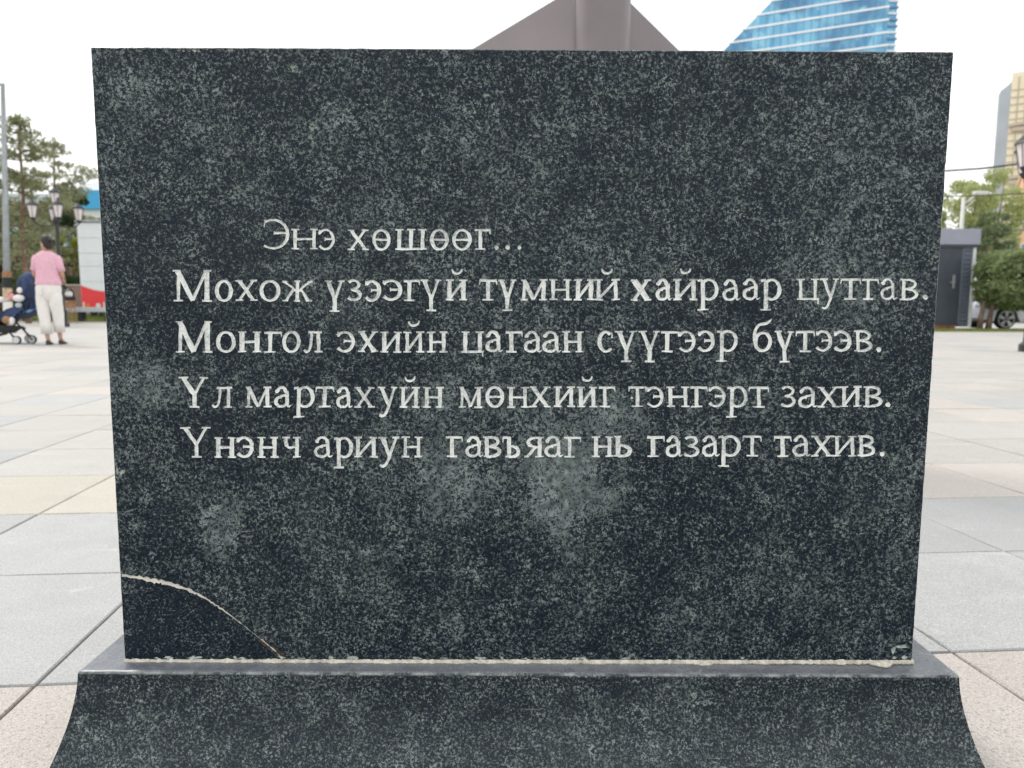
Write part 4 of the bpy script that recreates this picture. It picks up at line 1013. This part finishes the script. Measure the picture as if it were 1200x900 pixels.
# ------------------------------------------------------------------ cars
def wheel(parent, x, y, r, side):
    mb = MB(); w_ = .2; mb.lathe((x,y,r), [(r*.80,-w_/2),(r*.95,-w_/2),(r,-w_/2+.03),(r,w_/2-.03),(r*.95,w_/2),(r*.80,w_/2)], 28, ax='Y'); wh = part('wheel', mb, M['rubber'], parent); autosmooth(wh)
    yy = y - side*(-w_/2)
    yo = y + side*(w_/2)
    mb = MB(); rings = []
    for rr_, d in ((r*.82,.002),(r*.76,.002),(r*.73,-.035),(r*.70,-.09)):
        rings.append([(x+rr_*cos(k*2*pi/28), yo+side*d, r+rr_*sin(k*2*pi/28)) for k in range(28)])
    mb.loft(rings, cap=False)
    mb.add(rings[-1], [tuple(range(28))], 1)
    for k in range(5):
        a = k*2*pi/5+.3
        for da in (-.12,.12):
            p0 = (x+r*.12*cos(a+da*3), yo-side*.03, r+r*.12*sin(a+da*3)); p1 = (x+r*.76*cos(a+da), yo-side*.008, r+r*.76*sin(a+da)); mb.tube([p0,p1], [.034,.028], 6)
    mb.lathe((x,yo-side*.03,r), [(r*.17,-.02),(r*.17,.02),(r*.1,.03)], 14, ax='Y')
    part('rim', mb, [M['rim'], M['black']], wh)
def car(label, x, y, paint, rz=0., group='cars parked behind the bush'):
    t_ = thing('parked_car', label, 'car', (x,y,0), rz, group); L_ = 4.3; W_ = .86
    prof_top = [(-2.12,.62),(-2.08,.80),(-1.9,.90),(-1.2,1.00),(-.75,1.04),(-.35,1.30),(.0,1.46),(.6,1.52),(1.2,1.47),(1.65,1.25),(1.9,1.05),(2.10,1.0),(2.16,.8),(2.15,.55)]
    xs = [q[0] for q in prof_top]
    def topz(xx): return float(np.interp(xx, [q[0] for q in prof_top], [q[1] for q in prof_top]))
    def botz(xx):
        b = .24 + .10*max(0, abs(xx)-1.7)/.4
        for cx_ in (-1.32, 1.32):
            d = abs(xx-cx_)
            if d < .39: b = max(b, .34+math.sqrt(max(0,.39**2-d*d)))
        return b
    N_ = 60; rings = []
    for k in range(N_+1):
        xx = -2.15+4.3*k/N_; zt, zb = topz(xx), botz(xx); zs = min(.98, zt-.02); pin = 1-.10*max(0,(abs(xx)-1.75)/.4)
        wt = W_*pin*(.78 if zt > 1.1 else .9)
        zb = min(zb, zs-.08)
        h = [(W_*pin*.96, zb), (W_*pin, (zb+zs)/2), (W_*pin*.97, zs), (wt*.98, zt-.06 if zt > 1.1 else zt-.015), (wt*.8, zt), (0, zt+.015)]
        rings.append([(xx, a, b) for a, b in h]+[(xx,-a,b) for a, b in h[-2::-1]])
    mb = MB(); mb.loft(rings); b_ = part('body', mb, M[paint], t_); autosmooth(b_, 40)
    for s_ in (-1, 1):
        for x0, x1 in ((-.62,.30),(.38,1.45)):
            q = []
            for xx, f in ((x0,.06),(x1,.06),(min(x1,x1-.12),.86),(max(x0, x0+(.38 if x0 < 0 else .05)),.86)):
                zt = topz(xx); z = .985+(zt-.06-.985)*f; w1 = W_*(.97+(.76-.97)*f)+.012; q.append((xx, s_*w1, z))
            mb = MB(); qq = [Vector(v) for v in q]; mb.loft([qq, [v-Vector((0,s_*.02,0)) for v in qq]]); part('side_window', mb, M['carglass'], t_)
        mb = MB(); mb.box((-.60,s_*(W_+.02)-.05,.98),(-.42,s_*(W_+.02)+.12*max(0,s_)+.0,1.10), ch=.02); part('mirror', mb, M[paint], t_)
        mb = MB(); mb.box((.14,s_*W_-.012,.86),(.32,s_*W_+.022,.89), ch=.004); part('door_handle', mb, M['chrome'], t_)
        mb = MB(); mb.box((-2.13,s_*.62-.16,.66),(-1.98,s_*.62+.16,.80), ch=.02); part('headlight', mb, M['chrome'], t_)
        mb = MB(); mb.box((2.02,s_*.66-.14,.78),(2.185,s_*.66+.14,.98), ch=.02); part('tail_light', mb, M['redlamp'], t_)
        for cx_ in (-1.32, 1.32): wheel(t_, cx_, s_*.74, .325, s_)
    mb = MB(); mb.box((-1.8,-.7,.2),(1.8,.7,.5)); part('underbody', mb, M['black'], t_)
    return t_
car('silver car at the right edge, its alloy wheel showing under the clipped bush', X_(1180.5,23.0,380)+1.32, 23.9, 'silver')
car('pale rose car further back, glimpsed between the bush stems', X_(1152,33,370)+.3, 34.5, 'rosewhite')

# ------------------------------------------------------------------ left side things behind the woman
def ledge():
    Y = 26.9; x0, x1 = X_(24,Y,362), X_(134,Y,362); t_ = thing('long_bench', 'long pale concrete bench on short dark legs at the lawn edge', 'bench', ((x0+x1)/2,Y,0)); L_ = (x1-x0)/2
    zt, zb = Z_(360,Y,80), Z_(365.5,Y,80)
    for k in range(3):
        a = -L_+k*2*L_/3; mb = MB(); mb.box((a+.006,-.22,zb),(a+2*L_/3-.006,.22,zt), ch=.012); part('seat', mb, M['ledge'], t_)
    for k in range(4):
        a = -L_+.15+k*(2*L_-.4)/3; mb = MB(); mb.box((a,-.16,0),(a+.12,.16,zb-.002)); part('leg', mb, M['black'], t_)
ledge()
def panel():
    Y = 28.4; x0, x1 = X_(92.5,Y,310), X_(142,Y,310); zt, zb = Z_(261,Y,105), Z_(364,Y,105); w_ = x1-x0
    t_ = thing('advertising_panel', 'tall white panel with a red wave at the bottom, beside the slab', 'panel', (x0,Y,0))
    mb = MB(); mb.box((0,.02,zb),(w_,.5,zt)); part('cabinet', mb, M['lightbox'], t_)
    zs = [zb, Z_(330,Y,105), Z_(312,Y,105), Z_(297,Y,105), Z_(279,Y,105), zt]
    for a, b in zip(zs[:-1], zs[1:]):
        mb = MB(); mb.box((.02,-.01,a+.012),(w_-.02,.018,b-.012), ch=.004); part('face_panel', mb, M['lightbox'], t_)
    n = 24; up = []
    for k in range(n+1):
        f = k/n; px = 93+49*f; y = 333+7.5*math.sin(min(1,f*1.6)*pi/2); up.append((px, y))
    for nm, mt, o1, yy in (('white_wave', 'white_trim', -1.6, -.016), ('red_wave', 'red', 0., -.022)):
        poly = [(X_(px,Y)-x0, Z_(y+o1+(1.2*(k/n) if nm == 'white_wave' else 1.5*(k/n)),Y,105)) for k, (px, y) in enumerate(up)]
        poly = [(min(w_-.03, max(.03, a)), b) for a, b in poly] + [(w_-.03, zb+.02),(.03, zb+.02)]
        mb = MB(); mb.prism(poly, yy, yy+.005); part(nm, mb, M[mt], t_)
    for px, mt, r_ in ((104,'orange',.085),(116,'white_trim',.095),(128,'white_trim',.09)):
        mb = MB(); mb.lathe((X_(px,Y)-x0,-.024,Z_(358,Y,105)), [(r_,0),(r_,.008)], 16, ax='Y'); part('printed_emblem', mb, M[mt], t_)
    mb = MB(); mb.tube([(X_(99.5,Y)-x0,-.03,Z_(354,Y,105)),(X_(99.5,Y)-x0,-.03,Z_(361,Y,105)),(X_(101.5,Y)-x0,-.03,zb+.05),(X_(121,Y)-x0,-.03,zb+.05),(X_(123,Y)-x0,-.03,Z_(361,Y,105)),(X_(123,Y)-x0,-.03,Z_(354,Y,105))], .035, 6); part('white_bracket', mb, M['white_trim'], t_)
    for a in (.3, w_-.4):
        mb = MB(); mb.box((a,.1,0),(a+.12,.35,zb-.003)); part('leg', mb, M['black'], t_)
    mb = MB(); mb.box((X_(121,Y)-x0,-.3,0),(X_(124.5,Y)-x0,-.18,Z_(364,Y,105))); part('front_post', mb, M['lamp_black'], t_)
    mb = MB(); mb.box((-.05,-.06,zt+.003),(w_+.05,.55,zt+.09), ch=.01); part('top_cap', mb, M['pole_grey'], t_)
panel()
def brick_wall():
    Y = 29.5; x0, x1 = X_(79,Y,350), X_(100,Y,350); zt = Z_(335,Y,90); t_ = thing('brick_wall', 'low dull red brick wall between lamp post and white panel', 'wall', (x0,Y,.27)); zt -= .27
    mb = MB(); mb.box((0,.01,0),(x1-x0,.24,zt)); part('mortar_core', mb, M['brickjoint'], t_)
    me = MB().box((0,0,0),(.235,.02,.062), ch=.004).mesh('brick', M['brick']); z = .02; r_ = 0
    while z < zt-.06:
        x = -.12*(r_%2)
        while x < x1-x0-.1:
            if x >= -.001: o = link('brick', me, t_); o.location = (x, -.008, z)
            x += .25
        z += .078; r_ += 1
    mb = MB(); mb.box((-.04,-.04,zt+.003),(x1-x0+.04,.28,zt+.06), ch=.01); part('coping', mb, M['kerb'], t_)
brick_wall()
bushy('round_shrub', 'dark round shrub behind the low brick wall', 88, 331, 30.6, .48, .38, M['leaf_dark'], 2200, .07, 21, False, gap=.6, cat='shrub')
def stool_bag():
    Y = 26.2; x = X_(81.5,Y,350); z = Z_(352,Y,80); t_ = thing('wooden_stool', 'small tan wooden stool beside the lamp post', 'stool', (x,Y,0))
    for sx in (-1,1):
        for sy in (-1,1): mb = MB(); mb.tube([(sx*.13,sy*.13,0),(sx*.10,sy*.10,z-.04)], .018, 6); part('leg', mb, M['tan'], t_)
    mb = MB(); mb.box((-.15,-.15,z-.04),(.15,.15,z), ch=.012); part('seat', mb, M['tan'], t_)
    mb = MB(); mb.box((-.12,-.12,z-.28),(.12,.12,z-.06), ch=.01); part('apron', mb, M['tan'], t_)
    b_ = thing('shoulder_bag', 'black and white shoulder bag standing on the tan stool', 'bag', (x,Y,z))
    mb = MB(); mb.box((-.19,-.09,.0),(.19,.09,.13), ch=.03); part('bag_base', mb, M['black'], b_)
    mb = MB(); mb.box((-.14,-.075,.133),(.14,.075,.32), ch=.05); part('bag_body', mb, M['plush_white'], b_)
    mb = MB(); mb.tube([(-.15,0,.1),(-.13,0,.42),(.02,0,.46),(.15,0,.30),(.16,0,.1)], .03, 7); part('strap', mb, M['black'], b_, True)
stool_bag()

# ------------------------------------------------------------------ the woman
def skin_mesh(name, nodes, edges_, mat, parent, lv=1, root=0):
    me = bpy.data.meshes.new(name); me.from_pydata([q[0] for q in nodes], edges_, []); me.materials.append(mat)
    o = link(name, me, parent); md = o.modifiers.new('skin', 'SKIN'); 
    sv = me.skin_vertices[0].data
    for i, q in enumerate(nodes):
        r = q[1]; sv[i].radius = r if isinstance(r, tuple) else (r, r); sv[i].use_root = (i == root)
    md.use_smooth_shade = True; ss = o.modifiers.new('subdivision', 'SUBSURF'); ss.levels = lv; ss.render_levels = lv
    return o
def ell(c, rx, ry, n=20, rz=0., fold=0., ph=0.):
    return [Vector((c[0]+rx*cos(a)*(1+fold*sin(a*5+ph))*cos(rz)-ry*sin(a)*sin(rz), c[1]+rx*cos(a)*sin(rz)+ry*sin(a)*cos(rz), c[2])) for a in [2*pi*k/n for k in range(n)]]
def woman():
    Y = 10.95; x = X_(61, Y, 402); t_ = thing('person', 'woman in a pink short sleeved top and cream trousers walking away beside the stroller', 'person', (x,Y,0), R(14)); t_.scale = (.86, .92, 1.)
    N_ = []; E_ = []
    def nd(p, r, par=None):
        N_.append((Vector(p), r)); i = len(N_)-1
        if par is not None: E_.append((par, i))
        return i
    pel = nd((0,0,.90),(.145,.11)); w1 = nd((0,.005,1.06),(.125,.095),pel); ch_ = nd((0,.0,1.22),(.145,.10),w1); ne = nd((0,.01,1.36),(.085,.07),ch_); nk = nd((-.005,.02,1.43),(.048,.05),ne)
    def arm(s, el, wr, pre):
        sh = nd((s*.165,.0,1.325),.055,ne); e = nd(el,.038,sh); m = nd(Vector(el).lerp(Vector(wr),.5),.033,e); w_ = nd(wr,.022,m)
        d = (Vector(wr)-Vector(el)).normalized(); side = Vector((1,0,0)); dn = Vector((0,0,-1))
        pm = nd(Vector(wr)+d*.05,(.030,.018),w_)
        for k in range(4):
            o = side*(k-1.5)*.019; ln = [.030,.036,.034,.026][k]
            a = nd(Vector(wr)+d*.085+o,.009,pm); b = nd(Vector(wr)+d*(.085+ln)+o+dn*.012,.0085,a); nd(Vector(wr)+d*(.088+ln)+o+dn*.04,.0075,b)
        a = nd(Vector(wr)+d*.03-side*s*.032+dn*.008,.011,w_); nd(Vector(wr)+d*.065-side*s*.04+dn*.022,.0085,a)
    arm(-1, (-.225,.03,1.07), (-.20,.27,1.0), 0); arm(1, (.235,-.01,1.07), (.16,.23,1.0), 0)
    for s, kn, an, to in ((-1,(-.085,-.02,.48),(-.03,-.08,.085),(-.05,.07,.03)),(1,(.10,.05,.48),(.12,.06,.09),(.125,.21,.03))):
        hp = nd((s*.09,0,.86),(.088,.09),pel); k = nd(kn,.058,hp); c = nd(Vector(kn).lerp(Vector(an),.35)+Vector((0,-.015,0)),.052,k); a = nd(an,.034,c); b = nd(Vector(an).lerp(Vector(to),.5)-Vector((0,0,.015)),(.036,.026),a); nd(to,(.034,.02),b)
    skin_mesh('body', N_, E_, M['skin'], t_, 2)
    # head, turned to the left
    import mathutils
    mb = MB(); rings = []; prof = [(-.115,.028,.035,.03),(-.10,.048,.058,.022),(-.075,.060,.078,.012),(-.04,.069,.090,.004),(0,.074,.097,0),(.04,.074,.096,-.004),(.075,.064,.084,-.006),(.10,.044,.06,-.006),(.114,.018,.026,-.006)]
    for z, rx, ry, oy in prof: rings.append(ell((0,oy,z), rx, ry, 24))
    mb.loft(rings)
    mb.loft([ell((0,.093,-.018),.010,.006,8),ell((0,.108,-.022),.013,.012,8),ell((0,.096,.012),.008,.008,8),ell((0,.088,.035),.006,.006,8)])
    for s in (-1,1): mb.lathe((s*.073,-.005,-.025), [(.012,-.028),(.021,-.01),(.024,.012),(.012,.03)], 8)
    Mh = Matrix.Translation((-.005,.03,1.535)) @ Matrix.Rotation(R(58),4,'Z') @ Matrix.Rotation(R(-4),4,'X')
    hd = part('head', mb.xf(Mh), M['skin'], t_, True)
    mb = MB(); mb.loft([ell((0,.091,-.056),.024,.007,10),ell((0,.094,-.050),.025,.008,10),ell((0,.091,-.044),.022,.007,10)]); part('mouth', mb.xf(Mh), simple('lips',(.35,.12,.11),.5), hd, True)
    for s in (-1,1):
        mb = MB(); mb.loft([ell((s*.03,.084,-.004),.010,.006,8),ell((s*.03,.088,.002),.014,.007,8),ell((s*.03,.086,.008),.010,.006,8)]); part('eye', mb.xf(Mh), M['hair'], hd, True)
    mb = MB(); rings = []
    for z, rx, ry, oy in [(-.085,.045,.030,-.062),(-.055,.066,.052,-.046),(-.02,.081,.070,-.034),(.02,.087,.086,-.024),(.055,.086,.098,-.012),(.09,.074,.092,-.004),(.118,.050,.068,-.002),(.132,.018,.03,-.004)]:
        rings.append(ell((0,oy,z), rx, ry, 26, 0, .02, z*40))
    mb.loft(rings); mb.loft([ell((0,-.098,.015),.02,.02,10),ell((0,-.115,.03),.04,.032,10),ell((0,-.118,.055),.036,.03,10),ell((0,-.11,.075),.015,.014,10)])
    part('hair', mb.xf(Mh), M['hair'], t_, True)
    # pink top with sleeves
    mb = MB(); rings = []
    for z, rx, ry, oy in [(.915,.205,.145,0),(.93,.207,.147,0),(1.0,.195,.138,0),(1.08,.182,.128,.003),(1.16,.185,.126,.002),(1.24,.190,.125,0),(1.30,.20,.114,0),(1.345,.195,.102,.003),(1.385,.155,.092,.008),(1.415,.10,.078,.013),(1.428,.072,.066,.015)]:
        rings.append(ell((0,oy,z), rx, ry, 32, 0, .012 if z < 1.3 else .0, z*14))
    mb.loft(rings)
    tp = part('top', mb, M['pink'], t_, True)
    for s, e in ((-1,(-.222,.02,1.13)),(1,(.232,-.005,1.12))):
        a = Vector((s*.155,.0,1.33)); b = Vector(e); mb = MB(); mb.tube([a, a.lerp(b,.25)+Vector((s*.012,0,.01)), a.lerp(b,.6), b, b+(a-b)*.02], [.058,.062,.060,.058,.048], 16); part('sleeve', mb, M['pink'], tp, True)
    # wide cropped trousers
    mb = MB(); rings = [ell((0,0,z), rx, ry, 32, 0, .008, z*9) for z, rx, ry in [(.99,.165,.12),(.97,.175,.13),(.92,.19,.14),(.86,.200,.150),(.80,.196,.146),(.72,.17,.12),(.66,.11,.08)]]
    mb.loft(rings); tr = part('trousers', mb, M['cream'], t_, True)
    for s, kn, an in ((-1,(-.09,-.02,.48),(-.045,-.065,.17)),(1,(.105,.045,.48),(.115,.055,.19))):
        P = [Vector((s*.095,.0,.86)), Vector((s*.1,.0,.74)), Vector((s*.098,.0,.62)), Vector(kn), Vector(kn).lerp(Vector(an),.5), Vector(an)]
        mb = MB(); rings = []
        for k, (p_, r_) in enumerate(zip(P, (.088,.106,.106,.093,.084,.088))): rings.append(ell(p_, r_, r_*1.08, 24, 0, .035, k*1.7+s))
        rings.append(ell(P[-1]+Vector((0,0,.004)), .08, .086, 24)); mb.loft(rings); part('trouser_leg', mb, M['cream'], tr, True)
    mb = MB(); mb.box((-.15,-.158,.76),(-.05,-.15,.88), ch=.002); part('back_pocket', mb, M['cream'], tr)
    for s, an, to in ((-1,(-.03,-.08,.085),(-.05,.09,.03)),(1,(.12,.06,.09),(.13,.23,.03))):
        a, b = Vector(an), Vector(to); h = Vector((a.x,a.y-.045,0)); mb = MB(); rings = []
        for f, wd, ht in ((0,.02,.05),(.1,.036,.075),(.3,.040,.07),(.6,.044,.045),(.85,.040,.035),(1,.02,.02)):
            c = h.lerp(Vector((b.x,b.y+.04,0)), f); rings.append([Vector((c.x+wd*cos(q), c.y, max(.002, ht*.5+ht*.5*sin(q)))) for q in [2*pi*k/12 for k in range(12)]])
        mb.loft(rings); part('shoe', mb, M['shoe'], t_, True)
woman()

# ------------------------------------------------------------------ the stroller
def stroller():
    Y = 11.2; x = X_(26, Y, 400); t_ = thing('stroller', 'navy fabric stroller with a hood and black basket at the left edge', 'stroller', (x,Y,0))
    k_ = Y/830*.9944     # metres seen by one pixel of the photograph at that distance
    def P(px, py, dy=0.): return Vector((X_(px, Y+dy, py)-x, dy, (404-py)*k_))
    for px, py, r, dy in ((38,399.5,.068,-.02),(20,401,.066,-.20),(34,397.5,.068,.30),(-22,401,.066,-.16),(-22,400,.066,.38)):
        c = P(px,py,dy); c.z = r
        mb = MB(); mb.lathe((c.x,c.y,c.z), [(r*.72,-.018),(r*.95,-.018),(r,-.01),(r,.01),(r*.95,.018),(r*.72,.018)], 24, ax='Y'); wh = part('wheel', mb, M['rubber'], t_)
        mb = MB(); mb.lathe((c.x,c.y,c.z), [(r*.62,-.021),(r*.80,-.021),(r*.80,.021),(r*.62,.021)], 20, ax='Y'); mb.lathe((c.x,c.y,c.z), [(r*.2,-.02),(r*.2,.02)], 10, ax='Y')
        for q in range(5):
            a = q*2*pi/5; mb.tube([(c.x+r*.15*cos(a),c.y,c.z+r*.15*sin(a)),(c.x+r*.7*cos(a),c.y,c.z+r*.7*sin(a))], .007, 5)
        part('rim', mb, M['rim'], wh)
    for dy in (-.18, .26):
        for pts, r in (([(38,399),(28,388),(12,372)],.011),([(40,322),(41,340),(30,366),(8,392),(-22,399)],.013),([(20,400),(14,394),(6,384)],.010),([(8,384),(30,386)],.010)):
            mb = MB(); mb.tube([P(a,b,dy*(.6 if b < 345 else 1)) for a, b in pts], r, 8); part('frame_tube', mb, M['black'], t_, True)
    mb = MB(); mb.tube([P(40,322,-.12),P(40.5,320.5,.1),P(40,322,.24)], .016, 8); part('handlebar', mb, M['black'], t_, True)
    # basket
    mb = MB(); mb.loft([[P(-14,391,-.17),P(18,391,-.17),P(18,391,.36),P(-14,391,.36)],[P(-18,381,-.2),P(28,384,-.2),P(28,384,.4),P(-18,381,.4)]]); part('basket', mb, M['black'], t_)
    # hood: a quarter dome of fabric in three gores
    for g_, (a0, a1) in enumerate(((10,52),(52,96),(96,140))):
        mb = MB(); rings = []
        for q in range(7):
            a = R(a0+(a1-a0)*q/6); ring = []
            for j in range(13):
                f = j/12*pi; r_ = 19*k_
                c = P(36,347,.08); rad = r_*1.42
                ring.append(Vector((c.x+cos(a)*rad*abs(sin(f))**.6*.50, c.y-.20*cos(f), c.z+sin(a)*rad*abs(sin(f))**.6)))
            rings.append(ring)
        inner = [[v+(Vector((P(36,347,.08).x,.08,P(36,347,.08).z))-v)*.05 for v in r_] for r_ in rings]
        mb.loft(rings, cap=False, close=False); mb.loft(inner, cap=False, close=False); part('hood_panel', mb, M['navy_light'] if g_ < 2 else M['navy'], t_, True)
    # seat back, seat and leg rest
    def slabp(name, pts, mat, y0=-.14, y1=.24):
        mb = MB(); mb.loft([[P(a,b,y0) for a, b in pts], [P(a,b,y1) + Vector((P(a,b,y0).x-P(a,b,y1).x, 0, 0)) for a, b in pts]]); return part(name, mb, M[mat], t_)
    slabp('seat_back', [(41,336),(33,334),(25,352),(21,362),(40,364),(43,350)], 'navy')
    slabp('seat', [(39,352),(38,366),(12,375),(2,372),(6,364),(24,358)], 'navy', -.15, .25)
    slabp('side_cloth', [(22,357),(4,369),(2,376),(16,371),(28,363)], 'navy_light', -.185, -.172)
    slabp('leg_rest', [(4,366),(-16,372),(-20,382),(-14,383),(3,376)], 'navy')
    b_ = thing('baby_blanket', 'light blue blanket laid over the front of the stroller', 'blanket', (x,Y,0)); mb = MB()
    rings = []
    for q in range(9):
        f = q/8; rings.append([Vector((P(15-26*f,0,-.19).x, -.19+.55*j/10, (404-(355+6*f+2*abs(j/10-.5)*9+1.2*sin(j*1.7+q)))*k_)) for j in range(11)])
    mb.loft(rings, cap=False, close=False); mb.loft([[v-Vector((0,0,.012)) for v in r_] for r_ in rings], cap=False, close=False); part('cloth', mb, M['sky_blue'], b_, True)
    def blob(name, label, cat, lumps):
        o = thing(name, label, cat, (x,Y,0))
        for nm, px, py, r, m_ in lumps:
            c = P(px,py,-.215); mb = MB(); rings = []
            for q in range(9):
                a = -pi/2+pi*q/8; rings.append(ell((c.x,c.y,c.z+r[1]*sin(a)), max(.002,r[0]*cos(a)), max(.002,r[0]*.7*cos(a)), 14, 0, .08, q))
            mb.loft(rings); part(nm, mb, M[m_], o, True)
    blob('plush_toy', 'white and pink plush toy hanging on the side of the stroller', 'toy', [('body',22,351,(.085,.055),'plush_white'),('ear',14,349,(.04,.045),'plush_pink'),('head',23,342,(.04,.045),'plush_white'),('paw',22,359,(.05,.04),'ledge')])
    blob('canvas_bag', 'tan and white bag lying in the stroller basket', 'bag', [('pouch',8,376,(.07,.06),'tan'),('flap',14,377,(.045,.06),'plush_white')])
    blob('child_hat', 'small white hat resting on the blue blanket', 'hat', [('crown',1,352,(.06,.035),'plush_white'),('brim',1,355,(.085,.01),'plush_white')])
stroller()
